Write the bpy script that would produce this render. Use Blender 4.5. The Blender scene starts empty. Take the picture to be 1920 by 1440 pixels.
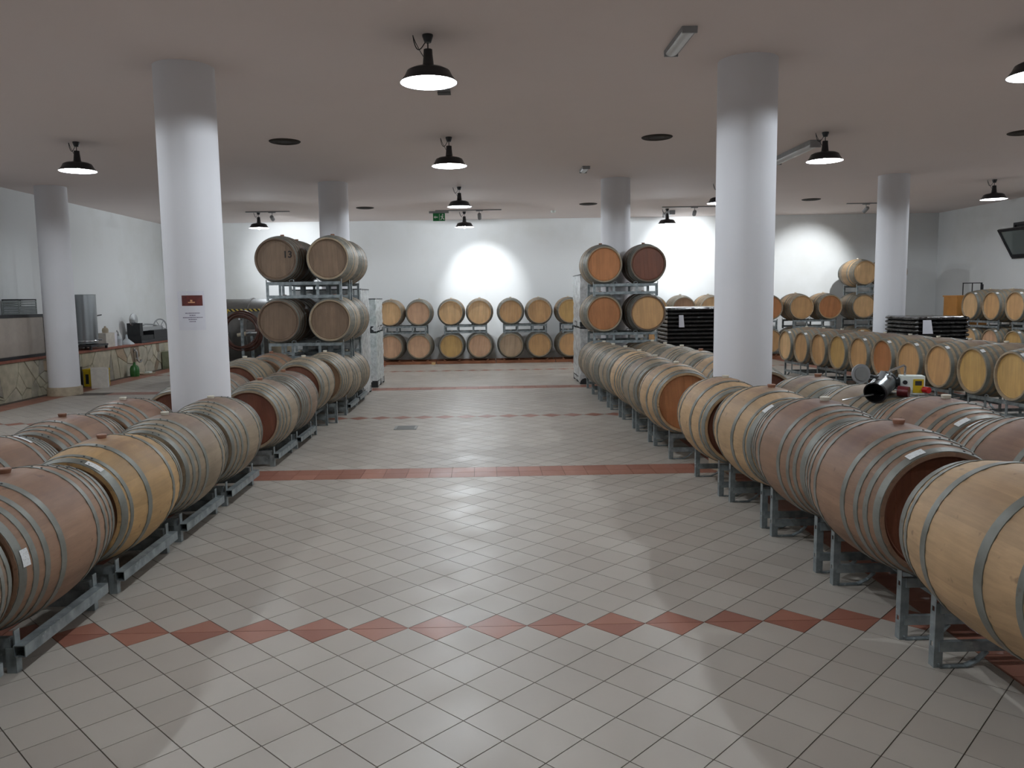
import bpy, math, random
from mathutils import Matrix, Vector
random.seed(7)
PI = math.pi
scene = bpy.context.scene
COL = scene.collection

# ------------------------------------------------------------------ camera, world, exposure
FPX, PITCH, ROLL, YAW, CXP, CAMH = 1492.87, .1074, .0154, .0113, 923.44, 1.598
def make_camera():
    F = Vector((math.sin(YAW)*math.cos(PITCH), math.cos(YAW)*math.cos(PITCH), -math.sin(PITCH)))
    r0 = Vector((math.cos(YAW), -math.sin(YAW), 0)); u0 = r0.cross(F)
    Rt = math.cos(ROLL)*r0 - math.sin(ROLL)*u0
    Up = math.sin(ROLL)*r0 + math.cos(ROLL)*u0
    m = Matrix(((Rt.x, Up.x, -F.x, 0), (Rt.y, Up.y, -F.y, 0), (Rt.z, Up.z, -F.z, CAMH), (0, 0, 0, 1)))
    cd = bpy.data.cameras.new('camera'); cd.sensor_fit = 'HORIZONTAL'; cd.sensor_width = 36
    cd.lens = 36*FPX/1920; cd.shift_x = (960-CXP)/1920
    cd.clip_start = .05; cd.clip_end = 100
    c = bpy.data.objects.new('camera', cd); COL.objects.link(c); c.matrix_world = m
    scene.camera = c
    return Rt, Up, F
CR, CU, CF = make_camera()
def project(x, y, z):
    v = Vector((x, y, z-CAMH)); d = v.dot(CF)
    if d < .1: return None
    return CXP+FPX*v.dot(CR)/d, 720-FPX*v.dot(CU)/d

w = bpy.data.worlds.new('world'); scene.world = w; w.use_nodes = True
w.node_tree.nodes['Background'].inputs[0].default_value = (.6, .65, .7, 1)
w.node_tree.nodes['Background'].inputs[1].default_value = 0.0    # closed room: no light but its lamps
vs = scene.view_settings
vs.view_transform = 'Standard'; vs.look = 'None'; vs.gamma = 1; vs.use_curve_mapping = False
vs.exposure = 0.12
LAMP_W = 80.0          # each pendant bulb
SPOT_W = 300.0         # each track spot
LAMP_COL = (.86, .935, 1.0)

# ------------------------------------------------------------------ colours and materials
def lin(c):
    c = c/255
    return c/12.92 if c <= .04045 else ((c+.055)/1.055)**2.4
def rgb(r, g, b): return (lin(r), lin(g), lin(b), 1)
class N:
    """small node-graph helper"""
    def __init__(s, name):
        s.m = bpy.data.materials.new(name); s.m.use_nodes = True
        s.t = s.m.node_tree; s.b = s.t.nodes['Principled BSDF']
    def n(s, typ, **kw):
        nd = s.t.nodes.new(typ)
        for k, v in kw.items():
            if k.startswith('i_'): nd.inputs[k[2:].replace('_', ' ')].default_value = v
            else: setattr(nd, k, v)
        return nd
    def l(s, a, b): s.t.links.new(a, b)
    def math(s, op, a, b=None, clamp=False):
        nd = s.n('ShaderNodeMath', operation=op, use_clamp=clamp)
        for i, v in enumerate((a, b)):
            if v is None: continue
            if isinstance(v, (int, float)): nd.inputs[i].default_value = v
            else: s.l(v, nd.inputs[i])
        return nd.outputs[0]
    def mix(s, fac, a, b, mode='MIX'):
        nd = s.n('ShaderNodeMix', data_type='RGBA', blend_type=mode)
        for i, v in ((0, fac), (6, a), (7, b)):
            if isinstance(v, (int, float)): nd.inputs[i].default_value = v
            elif isinstance(v, tuple): nd.inputs[i].default_value = v
            else: s.l(v, nd.inputs[i])
        return nd.outputs[2]
    def coord(s, which='Object', scale=(1, 1, 1)):
        tc = s.n('ShaderNodeTexCoord'); mp = s.n('ShaderNodeMapping')
        mp.inputs['Scale'].default_value = scale
        s.l(tc.outputs[which], mp.inputs['Vector']); return mp.outputs[0]
    def noise(s, vec, scale=5, detail=3, rough=.5):
        nd = s.n('ShaderNodeTexNoise'); nd.inputs['Scale'].default_value = scale
        nd.inputs['Detail'].default_value = detail; nd.inputs['Roughness'].default_value = rough
        if vec is not None: s.l(vec, nd.inputs['Vector'])
        return nd.outputs['Fac']
    def rng(s, v, a, b, c, d):
        nd = s.n('ShaderNodeMapRange'); nd.clamp = True
        for i, x in enumerate((a, b, c, d)): nd.inputs[i+1].default_value = x
        s.l(v, nd.inputs[0]); return nd.outputs[0]
    def bump(s, h, strength=.3, dist=.01):
        nd = s.n('ShaderNodeBump'); nd.inputs['Strength'].default_value = strength; nd.inputs['Distance'].default_value = dist
        s.l(h, nd.inputs['Height']); s.l(nd.outputs[0], s.b.inputs['Normal'])
    def done(s, col=None, rough=.6, metal=0, spec=None):
        if col is not None:
            if isinstance(col, tuple): s.b.inputs['Base Color'].default_value = col
            else: s.l(col, s.b.inputs['Base Color'])
        if isinstance(rough, (int, float)): s.b.inputs['Roughness'].default_value = rough
        else: s.l(rough, s.b.inputs['Roughness'])
        s.b.inputs['Metallic'].default_value = metal
        if spec is not None: s.b.inputs['Specular IOR Level'].default_value = spec
        return s.m

def plain(name, c, rough=.6, metal=0, var=.12, scale=12, bump=0, spec=None):
    g = N(name); v = g.coord()
    f = g.rng(g.noise(v, scale, 4), .3, .7, 1-var, 1+var*.6)
    col = g.mix(1.0, c, (1, 1, 1, 1), 'MULTIPLY')
    mul = g.n('ShaderNodeVectorMath', operation='SCALE'); g.l(col, mul.inputs[0]); g.l(f, mul.inputs['Scale'])
    if bump: g.bump(g.noise(v, scale*3, 4), bump, .004)
    return g.done(mul.outputs[0], rough, metal, spec)

def obj_color_scaled(g, f):
    oi = g.n('ShaderNodeObjectInfo'); mul = g.n('ShaderNodeVectorMath', operation='SCALE')
    g.l(oi.outputs['Color'], mul.inputs[0]); g.l(f, mul.inputs['Scale']); return mul.outputs[0], oi

def mat_staves():
    g = N('oak_staves'); tc = g.n('ShaderNodeTexCoord'); sp = g.n('ShaderNodeSeparateXYZ'); g.l(tc.outputs['Object'], sp.inputs[0])
    oi = g.n('ShaderNodeObjectInfo')
    ang = g.math('ARCTAN2', sp.outputs[0], sp.outputs[2])
    st = g.math('FLOOR', g.math('ADD', g.math('MULTIPLY', ang, 26/(2*PI)), .5))
    wn = g.n('ShaderNodeTexWhiteNoise', noise_dimensions='1D'); g.l(g.math('ADD', st, g.math('MULTIPLY', oi.outputs['Random'], 91.7)), wn.inputs['W'])
    shift = g.n('ShaderNodeVectorMath', operation='ADD'); g.l(tc.outputs['Object'], shift.inputs[0])
    rv = g.n('ShaderNodeCombineXYZ'); g.l(g.math('MULTIPLY', oi.outputs['Random'], 40), rv.inputs[0]); g.l(rv.outputs[0], shift.inputs[1])
    mp = g.n('ShaderNodeMapping'); mp.inputs['Scale'].default_value = (40, 2.5, 40); g.l(shift.outputs[0], mp.inputs[0])
    grain = g.noise(mp.outputs[0], 1.6, 5, .6)
    blotch = g.noise(shift.outputs[0], 3.2, 4, .55)
    f = g.math('MULTIPLY', g.rng(grain, .3, .7, .88, 1.08), g.rng(wn.outputs[0], 0, 1, .86, 1.10))
    f = g.math('MULTIPLY', f, g.rng(blotch, .3, .72, .82, 1.12))
    mul = g.n('ShaderNodeVectorMath', operation='SCALE'); g.l(oi.outputs['Color'], mul.inputs[0]); g.l(f, mul.inputs['Scale'])
    # dried wine round the bung, of its own shape
    ay = g.math('ABSOLUTE', sp.outputs[1])
    m1 = g.math('MULTIPLY', g.rng(sp.outputs[2], .10, .33, 0, 1), g.rng(ay, .05, .26, 1, 0))
    m1 = g.math('MULTIPLY', m1, g.rng(g.noise(shift.outputs[0], 5, 4), .32, .62, .15, 1))
    m1 = g.math('MULTIPLY', m1, g.rng(oi.outputs['Alpha'], 0, 1, 0, .85))
    col = g.mix(m1, mul.outputs[0], rgb(100, 72, 66))
    spot = g.rng(g.noise(shift.outputs[0], 17, 2), .68, .74, 0, .45)
    col = g.mix(spot, col, rgb(82, 58, 44))
    g.bump(grain, .25, .002)
    return g.done(col, .62)
def mat_head():
    g = N('oak_head'); v = g.coord(scale=(34, 34, 2.2)); geo = g.n('ShaderNodeNewGeometry'); oi = g.n('ShaderNodeObjectInfo')
    r = g.math('FRACT', g.math('ADD', geo.outputs['Random Per Island'], oi.outputs['Random']))
    f = g.math('MULTIPLY', g.rng(g.noise(v, 1.4, 5, .6), .3, .7, .86, 1.1), g.rng(r, 0, 1, .9, 1.08))
    f = g.math('MULTIPLY', f, g.rng(g.noise(g.coord(), 4, 3), .3, .7, .9, 1.08))
    mul = g.n('ShaderNodeVectorMath', operation='SCALE'); g.l(oi.outputs['Color'], mul.inputs[0]); g.l(f, mul.inputs['Scale'])
    return g.done(mul.outputs[0], .55)
def mat_hoop():
    g = N('hoop_steel'); v = g.coord()
    c = g.mix(g.rng(g.noise(v, 6, 4), .35, .7, 0, 1), rgb(132, 134, 128), rgb(96, 96, 88))
    c = g.mix(g.rng(g.noise(v, 19, 3), .62, .74, 0, .6), c, rgb(104, 74, 52))
    return g.done(c, .5, .35)
def mat_galv():
    g = N('galvanised_steel'); v = g.coord()
    c = g.mix(g.rng(g.noise(v, 14, 4), .35, .65, 0, 1), rgb(150, 158, 160), rgb(112, 120, 122))
    c = g.mix(g.rng(g.noise(v, 31, 2), .66, .75, 0, .5), c, rgb(190, 195, 195))
    return g.done(c, .48, .45)
def mat_tile(name, ca, cb, rough):
    g = N(name); geo = g.n('ShaderNodeNewGeometry'); oi = g.n('ShaderNodeObjectInfo')
    r = g.math('FRACT', g.math('ADD', geo.outputs['Random Per Island'], oi.outputs['Random']))
    c = g.mix(r, ca, cb)
    tc = g.n('ShaderNodeNewGeometry'); n1 = g.noise(tc.outputs['Position'], 1.1, 4)
    c2 = g.n('ShaderNodeVectorMath', operation='SCALE'); g.l(c, c2.inputs[0]); g.l(g.rng(n1, .3, .7, .93, 1.05), c2.inputs['Scale'])
    g.bump(g.noise(tc.outputs['Position'], 45, 3), .06, .002)
    return g.done(c2.outputs[0], g.rng(g.noise(tc.outputs['Position'], 3, 3), .3, .7, rough-.06, rough+.08))
def mat_plaster(name, c, stain, amt):
    g = N(name); geo = g.n('ShaderNodeNewGeometry'); p = geo.outputs['Position']
    col = g.mix(g.rng(g.noise(p, .45, 5, .6), .5, .75, 0, amt), c, stain)
    g.bump(g.noise(p, 30, 4), .08, .003)
    return g.done(col, .85)
def mat_film():
    g = N('stretch_film'); v = g.coord()
    nz = g.noise(v, 9, 5, .65); g.bump(nz, .9, .03)
    g.b.inputs['Base Color'].default_value = rgb(232, 236, 236)
    g.b.inputs['Roughness'].default_value = .18
    tr = g.n('ShaderNodeBsdfTransparent'); mx = g.n('ShaderNodeMixShader')
    g.l(g.rng(nz, .35, .65, .55, .95), mx.inputs[0])
    g.l(tr.outputs[0], mx.inputs[1]); g.l(g.b.outputs[0], mx.inputs[2])
    g.l(mx.outputs[0], g.t.nodes['Material Output'].inputs[0])
    return g.m
def mat_emit(name, c, s):
    g = N(name); g.b.inputs['Emission Color'].default_value = c; g.b.inputs['Emission Strength'].default_value = s
    return g.done(c, .4)
def mat_glass():
    g = N('window_glass'); g.b.inputs['Transmission Weight'].default_value = .6
    return g.done(rgb(150, 160, 158), .12)
def mat_hazard():
    g = N('hazard_stripes'); tc = g.n('ShaderNodeTexCoord'); sp = g.n('ShaderNodeSeparateXYZ'); g.l(tc.outputs['Object'], sp.inputs[0])
    s_ = g.math('FRACT', g.math('MULTIPLY', g.math('ADD', sp.outputs[0], sp.outputs[2]), 11))
    return g.done(g.mix(g.math('GREATER_THAN', s_, .5), rgb(22, 22, 22), rgb(215, 190, 90)), .5)
def mat_sticker():
    g = N('paper_tag'); v = g.coord(scale=(60, 90, 60))
    f = g.rng(g.noise(v, 2.5, 2), .55, .62, 0, .35)
    return g.done(g.mix(f, rgb(226, 228, 228), rgb(120, 120, 124)), .6)
def mat_tank():
    g = N('brushed_steel'); v = g.coord(scale=(60, 60, .6))
    g.bump(g.noise(v, 2.0, 3), .35, .004)
    return g.done(rgb(150, 154, 156), .32, .85)

M = dict(
    staves=mat_staves(), head=mat_head(), hoop=mat_hoop(), galv=mat_galv(), film=mat_film(),
    tile=mat_tile('beige_tile', rgb(181, 174, 164), rgb(171, 163, 153), .44), red=mat_tile('terracotta_tile', rgb(158, 108, 90), rgb(142, 92, 76), .42),
    grout=plain('grout', rgb(92, 84, 76), .9), wall=mat_plaster('white_plaster', rgb(226, 228, 228), rgb(206, 206, 200), .6),
    ceil=mat_plaster('ceiling_plaster', rgb(230, 219, 215), rgb(222, 211, 207), .5), column=mat_plaster('column_paint', rgb(228, 228, 232), rgb(218, 218, 222), .5),
    stonebase=plain('beige_stone', rgb(178, 164, 142), .7, var=.2), black=plain('black_enamel', rgb(34, 34, 38), .35), dark=plain('dark_metal', rgb(48, 50, 52), .5, .3),
    hole=plain('hole_black', rgb(8, 8, 8), .9), white_in=plain('white_enamel', rgb(240, 240, 240), .5, var=.02), bulb=mat_emit('bulb_glow', (.93, .97, 1, 1), 60),
    bung_w=plain('white_bung', rgb(214, 208, 192), .6), bung_o=plain('orange_bung', rgb(150, 106, 84), .6), bung_b=plain('brown_bung', rgb(128, 88, 66), .6),
    sticker=mat_sticker(), vent=plain('vent_dark', rgb(52, 46, 40), .8), fixture=plain('grey_fixture', rgb(152, 154, 156), .45), diffuser=plain('pale_diffuser', rgb(216, 220, 222), .35, var=.03),
    greensign=plain('sign_green', rgb(20, 130, 70), .5, var=.03), signwhite=plain('sign_white', rgb(232, 240, 234), .5, var=.02), paper=plain('paper', rgb(222, 222, 230), .5, var=.03),
    redprint=plain('red_print', rgb(96, 34, 28), .5, var=.4, scale=40), cream_print=plain('cream_print', rgb(214, 160, 120), .5), ink=plain('ink_purple', rgb(96, 84, 110), .6),
    blackfilm=None, beam=plain('timber_beam', rgb(150, 96, 66), .7, var=.3, scale=5), wedge=plain('pale_wedge', rgb(204, 168, 116), .7), cab=plain('honey_wood', rgb(186, 130, 66), .5, var=.14, scale=4),
    press=plain('press_grey', rgb(110, 108, 104), .45), cream=plain('cream_plastic', rgb(204, 192, 168), .45), hazard=mat_hazard(), yellow=plain('yellow_plastic', rgb(206, 176, 30), .5), hose=plain('brown_hose', rgb(84, 52, 42), .4),
    blue=plain('blue_plastic', rgb(28, 36, 110), .4), steel=mat_tank(), chrome=plain('chrome', rgb(196, 198, 200), .18, .9, var=.05), tan=plain('taupe_panel', rgb(172, 162, 152), .6, var=.06), terr=plain('terracotta_ledge', rgb(150, 92, 74), .6, var=.2),
    card=plain('white_card', rgb(206, 200, 190), .7), card2=plain('greenish_card', rgb(142, 148, 122), .7), greenjug=plain('green_glass', rgb(52, 112, 54), .25), clear=plain('clear_plastic', rgb(196, 204, 208), .25), redknob=plain('red_plastic', rgb(190, 24, 24), .4),
    darkred=plain('dark_red_plastic', rgb(96, 14, 22), .4), mortar=plain('mortar', rgb(172, 164, 146), .9), drain=plain('drain_steel', rgb(148, 150, 148), .4, .5), glass=mat_glass(), black_rubber=plain('black_rubber', rgb(14, 14, 15), .5),
    numeral=plain('black_paint', rgb(24, 20, 18), .6), greengrey=plain('smoked_plastic', rgb(120, 126, 124), .35), glassgreen=plain('pale_green_glass', rgb(150, 190, 176), .2),
)
def mat_blackfilm():
    g = N('black_stretch_film'); v = g.coord(); g.bump(g.noise(v, 16, 3, .5), .7, .03)
    g.b.inputs['Coat Weight'].default_value = 1.0; g.b.inputs['Coat Roughness'].default_value = .1
    return g.done(rgb(10, 10, 12), .3)
M['blackfilm'] = mat_blackfilm()
def mat_stone():
    g = N('wall_stone'); oi = g.n('ShaderNodeObjectInfo')
    ramp = g.n('ShaderNodeValToRGB'); e = ramp.color_ramp.elements
    e[0].color = rgb(186, 178, 156); e[1].color = rgb(140, 124, 106); ramp.color_ramp.interpolation = 'CONSTANT'
    for p, c in ((.3, rgb(176, 170, 154)), (.55, rgb(192, 184, 164)), (.72, rgb(160, 154, 142)), (.88, rgb(170, 150, 126))):
        x = e.new(p); x.color = c
    e[-1].position = .95
    g.l(oi.outputs['Random'], ramp.inputs[0])
    geo = g.n('ShaderNodeNewGeometry'); f = g.rng(g.noise(geo.outputs['Position'], 7, 5), .3, .7, .8, 1.12)
    mul = g.n('ShaderNodeVectorMath', operation='SCALE'); g.l(ramp.outputs[0], mul.inputs[0]); g.l(f, mul.inputs['Scale'])
    g.bump(g.noise(geo.outputs['Position'], 25, 4), .3, .01)
    return g.done(mul.outputs[0], .75)
M['stone'] = mat_stone()

# ------------------------------------------------------------------ mesh helpers
class MB:
    def __init__(s): s.v = []; s.f = []
    def add(s, vs_, fs): o = len(s.v); s.v += [tuple(x) for x in vs_]; s.f += [tuple(i+o for i in q) for q in fs]; return s
    def box(s, x0, x1, y0, y1, z0, z1, mat=None):
        p = [Vector((x, y, z)) for z in (z0, z1) for y in (y0, y1) for x in (x0, x1)]
        if mat: p = [mat @ q for q in p]
        return s.add(p, [(0, 2, 3, 1), (4, 5, 7, 6), (0, 1, 5, 4), (2, 6, 7, 3), (0, 4, 6, 2), (1, 3, 7, 5)])
    def lathe(s, prof, n=24, mat=None, cap0=False, cap1=False):
        """prof: (r, z) list about local Z"""
        vs_ = []; fs = []
        for r, z in prof:
            for k in range(n):
                a = 2*PI*k/n; q = Vector((r*math.cos(a), r*math.sin(a), z)); vs_.append(mat @ q if mat else q)
        for i in range(len(prof)-1):
            for k in range(n):
                k2 = (k+1) % n; fs.append((i*n+k, i*n+k2, (i+1)*n+k2, (i+1)*n+k))
        if cap0: fs.append(tuple(range(n-1, -1, -1)))
        if cap1: fs.append(tuple((len(prof)-1)*n+k for k in range(n)))
        return s.add(vs_, fs)
    def cyl(s, p0, p1, r0, r1=None, n=12, caps=True):
        p0, p1 = Vector(p0), Vector(p1); d = p1-p0
        m = Matrix.Translation(p0) @ d.to_track_quat('Z', 'Y').to_matrix().to_4x4()
        return s.lathe([(r0, 0), (r0 if r1 is None else r1, d.length)], n, m, caps, caps)
    def tube(s, pts, r, n=8, closed=False):
        pts = [Vector(p) for p in pts]; vs_ = []; fs = []; m = len(pts); up = None
        for i, p in enumerate(pts):
            a = pts[i-1] if (i or closed) else p; b = pts[(i+1) % m] if (i < m-1 or closed) else p
            t = (b-a).normalized()
            if up is None: up = t.orthogonal().normalized()
            up = (up - t*up.dot(t)).normalized(); sd = t.cross(up)
            for k in range(n):
                an = 2*PI*k/n; vs_.append(p + r*(math.cos(an)*up + math.sin(an)*sd))
        for i in range(m if closed else m-1):
            j = (i+1) % m
            for k in range(n): fs.append((i*n+k, i*n+(k+1) % n, j*n+(k+1) % n, j*n+k))
        if not closed: fs += [tuple(range(n-1, -1, -1)), tuple((m-1)*n+k for k in range(n))]
        return s.add(vs_, fs)
    def bar(s, p0, p1, w_, h_):
        """rectangular bar from p0 to p1, w_ horizontal, h_ vertical-ish"""
        p0, p1 = Vector(p0), Vector(p1); d = p1-p0
        m = Matrix.Translation(p0) @ d.to_track_quat('Y', 'Z').to_matrix().to_4x4()
        return s.box(-w_/2, w_/2, 0, d.length, -h_/2, h_/2, m)
    def poly(s, pts, z0, z1):
        """prism of a convex polygon (x, y), without a bottom"""
        n = len(pts)
        vs_ = [(x, y, z1) for x, y in pts]+[(x, y, z0) for x, y in pts]
        return s.add(vs_, [tuple(range(n))]+[(i, n+i, n+(i+1) % n, (i+1) % n) for i in range(n)])
    def sphere(s, c, r, n=12, m=8, sz=1.0):
        prof = [(max(r*math.sin(PI*i/m), 1e-4), -r*sz*math.cos(PI*i/m)) for i in range(m+1)]
        return s.lathe(prof, n, Matrix.Translation(Vector(c)))
    def mesh(s, name, mat, smooth=True, angle=35):
        me = bpy.data.meshes.new(name); me.from_pydata(s.v, [], s.f)
        me.materials.append(M[mat] if isinstance(mat, str) else mat)
        if smooth:
            me.polygons.foreach_set('use_smooth', [True]*len(me.polygons)); me.set_sharp_from_angle(angle=math.radians(angle))
        me.update(); return me
    def build(s, name, mat, parent=None, loc=(0, 0, 0), rot=(0, 0, 0), smooth=True):
        return ob(name, s.mesh(name, mat, smooth), parent, loc, rot)
def ob(name, mesh, parent=None, loc=(0, 0, 0), rot=(0, 0, 0), color=None):
    o = bpy.data.objects.new(name, mesh); COL.objects.link(o); o.location = loc; o.rotation_euler = rot
    if parent is not None: o.parent = parent
    if color is not None: o.color = color
    return o
def tag(o, label, cat, group=None):
    o['label'] = label; o['category'] = cat
    if group: o['group'] = group
    return o
def thing(name, label, cat, loc=(0, 0, 0), rz=0, group=None):
    o = bpy.data.objects.new(name, None); COL.objects.link(o); o.location = loc; o.rotation_euler = (0, 0, rz); o.empty_display_size = .1
    return tag(o, label, cat, group)
def struct(o): o['kind'] = 'structure'; return o
ORD = ['first', 'second', 'third', 'fourth', 'fifth', 'sixth', 'seventh', 'eighth', 'ninth', 'tenth', 'eleventh', 'twelfth', 'thirteenth', 'fourteenth', 'fifteenth', 'sixteenth', 'seventeenth', 'eighteenth', 'nineteenth', 'twentieth']
AY = Matrix.Rotation(-PI/2, 4, 'X')     # local Z axis -> +Y

# ------------------------------------------------------------------ room shell
XL, XR, YB, YF, ZC = -8.3, 12.0, 21.05, -3.2, 3.64
def shell():
    floor = struct(MB().box(XL, XR, YF, YB, -.12, -.0035).build('floor', 'grout', smooth=False))
    struct(MB().box(XL-.2, XR+.2, YF-.2, YB+.2, ZC, ZC+.2).build('ceiling', 'ceil', smooth=False))
    struct(MB().box(XL-.2, XR+.2, YB, YB+.2, -.12, ZC).build('wall_back', 'wall', smooth=False))
    struct(MB().box(XL-.2, XL, YF, YB, -.12, ZC).build('wall_left', 'wall', smooth=False))
    struct(MB().box(XR, XR+.2, YF, YB, -.12, ZC).build('wall_right', 'wall', smooth=False))
    struct(MB().box(XL-.2, XR+.2, YF-.2, YF, -.12, ZC).build('wall_front', 'wall', smooth=False))
    return floor
FLOOR = shell()

# ------------------------------------------------------------------ floor tiles
TL = .2906; BX, BY = 4.95, 6.992; X0, Y0 = -.098, 3.75; BW = .2055
def clip(poly, x0, x1, y0, y1):
    for ax, lim, sg in ((0, x0, 1), (0, x1, -1), (1, y0, 1), (1, y1, -1)):
        out = []
        for i, p in enumerate(poly):
            q = poly[(i+1) % len(poly)]; a = sg*(p[ax]-lim); b = sg*(q[ax]-lim)
            if a >= 0: out.append(p)
            if (a >= 0) != (b >= 0):
                t = a/(a-b); out.append((p[0]+t*(q[0]-p[0]), p[1]+t*(q[1]-p[1])))
        poly = out
        if len(poly) < 3: return []
    return poly
def tiles():
    g = .0022; hd = TL/2-.0031
    full = []; part = []           # (area_px, cx, cy, red), polygons
    for kx in range(-1, 3):
        for ky in range(-1, 3):
            cx, cy = X0+kx*BX, Y0+ky*BY
            ax0, ax1 = max(cx-BX/2+BW+g, XL), min(cx+BX/2-BW-g, XR); ay0, ay1 = max(cy-BY/2+BW+g, YF), min(cy+BY/2-BW-g, YB)
            for i in range(-9, 10):
                for j in range(-13, 14):
                    for o in (0, 1):
                        tx = cx+(i+.5)*TL if o == 0 else cx+i*TL; ty = cy+j*TL if o == 0 else cy+(j+.5)*TL
                        red = (o == 0 and j == 0)
                        d = [(tx+hd, ty), (tx, ty+hd), (tx-hd, ty), (tx, ty-hd)]
                        if tx-hd >= ax0 and tx+hd <= ax1 and ty-hd >= ay0 and ty+hd <= ay1: full.append((tx, ty, red))
                        else:
                            c = clip(d, ax0, ax1, ay0, ay1)
                            if len(c) >= 3:
                                ar = abs(sum(c[k][0]*c[(k+1) % len(c)][1]-c[(k+1) % len(c)][0]*c[k][1] for k in range(len(c))))/2
                                if ar > 2e-4: part.append((c, red))
    def score(t):
        p = project(t[0], t[1], 0)
        if p is None or not (-20 < p[0] < 1940 and p[1] < 1470): return 0
        if t[0] < -1.98 or t[0] > 1.82+.02*max(0, 4-t[1]): return 0
        return 1/(t[1]**3)
    full.sort(key=score, reverse=True)
    me = {}
    for red in (False, True):
        m = MB().poly([(hd, 0), (0, hd), (-hd, 0), (0, -hd)], -.0035, 0) if not red else None
        if red:     # diamond cut across its middle
            m = MB().poly([(hd, .0015), (0, hd), (-hd, .0015)], -.0035, 0).poly([(hd, -.0015), (-hd, -.0015), (0, -hd)], -.0035, 0)
        me[red] = m.mesh('floor_tile', 'red' if red else 'tile', False)
    for t in full[:300]: ob('floor_tile', me[t[2]], FLOOR, (t[0], t[1], 0))
    rest = {False: MB(), True: MB()}
    for t in full[300:]:
        x, y = t[0], t[1]
        if t[2]: rest[True].poly([(x+hd, y+.0015), (x, y+hd), (x-hd, y+.0015)], -.0035, 0).poly([(x+hd, y-.0015), (x-hd, y-.0015), (x, y-hd)], -.0035, 0)
        else: rest[False].poly([(x+hd, y), (x, y+hd), (x-hd, y), (x, y-hd)], -.0035, 0)
    for c, red in part: rest[red].poly(c, -.0035, 0)
    # terracotta bands on the column grid: two rows of square tiles
    band = MB(); n = 24; e = .0016
    def sq(x0, x1, y0, y1):
        x0, x1, y0, y1 = max(x0, XL), min(x1, XR), max(y0, YF), min(y1, YB)
        if x1-x0 > .02 and y1-y0 > .02: band.poly([(x0+e, y0+e), (x1-e, y0+e), (x1-e, y1-e), (x0+e, y1-e)], -.0035, 0)
    for ky in range(-1, 3):
        yc = Y0+BY/2+ky*BY
        for r in (-1, 0):
            for k in range(-44, 64): sq(X0+BX/2+k*BX/n, X0+BX/2+(k+1)*BX/n, yc+r*BW, yc+(r+1)*BW)
    for kx in range(-2, 3):
        xc = X0+BX/2+kx*BX
        for ky in range(-1, 3):
            y0, y1 = Y0+ky*BY-BY/2+BW, Y0+ky*BY+BY/2-BW
            for r in (-1, 0):
                for k in range(32): sq(xc+r*BW, xc+(r+1)*BW, y0+(y1-y0)*k/32, y0+(y1-y0)*(k+1)/32)
    for nm, m, mt in (('floor_tiles', rest[False], 'tile'), ('red_diamond_tiles', rest[True], 'red'), ('red_band_tiles', band, 'red')):
        o = m.build(nm, mt, FLOOR, smooth=False); o['kind'] = 'stuff'
tiles()
def drain():
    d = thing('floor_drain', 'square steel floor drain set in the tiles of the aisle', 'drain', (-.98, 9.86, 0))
    MB().box(-.12, .12, -.12, .12, .0, .002).build('pan', 'dark', d)  # dark colour stands in for the shaded void below the grate
    MB().box(-.14, .14, -.14, -.11, 0, .008).box(-.14, .14, .11, .14, 0, .008).box(-.14, -.11, -.11, .11, 0, .008).box(.11, .14, -.11, .11, 0, .008).build('frame', 'drain', d)
    for k in range(5): MB().box(-.11, .11, -.092+.04*k, -.068+.04*k, .002, .008).build('grate_bar', 'drain', d)
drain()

# ------------------------------------------------------------------ columns
COLR = .257
CX = [-7.48, -2.575, 2.375, 7.29]; CY = [7.246, 14.238]
def columns():
    names = {(1, 0): 'white round column carrying the paper notice', (2, 0): 'white round column amid the barrels with the steel pump',
             (0, 1): 'white round column with stone foot beside the stone bench', (1, 1): 'white round column behind the stacked barrel numbered 13',
             (2, 1): 'white round column behind the barrel stack opposite number 13', (3, 1): 'white round column beside the low black-wrapped pallet'}
    shaft = MB().lathe([(COLR, .14), (COLR, ZC)], 48).mesh('shaft', 'column')
    base = MB().lathe([(COLR+.03, 0), (COLR+.03, .13), (COLR+.022, .15), (COLR, .15)], 48, None, True).mesh('plinth', 'stonebase')
    for (i, j), lab in names.items():
        c = thing('column', lab, 'column', (CX[i], CY[j], 0), 0, 'round white columns')
        ob('shaft', shaft, c); ob('plinth', base, c)
columns()

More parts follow.
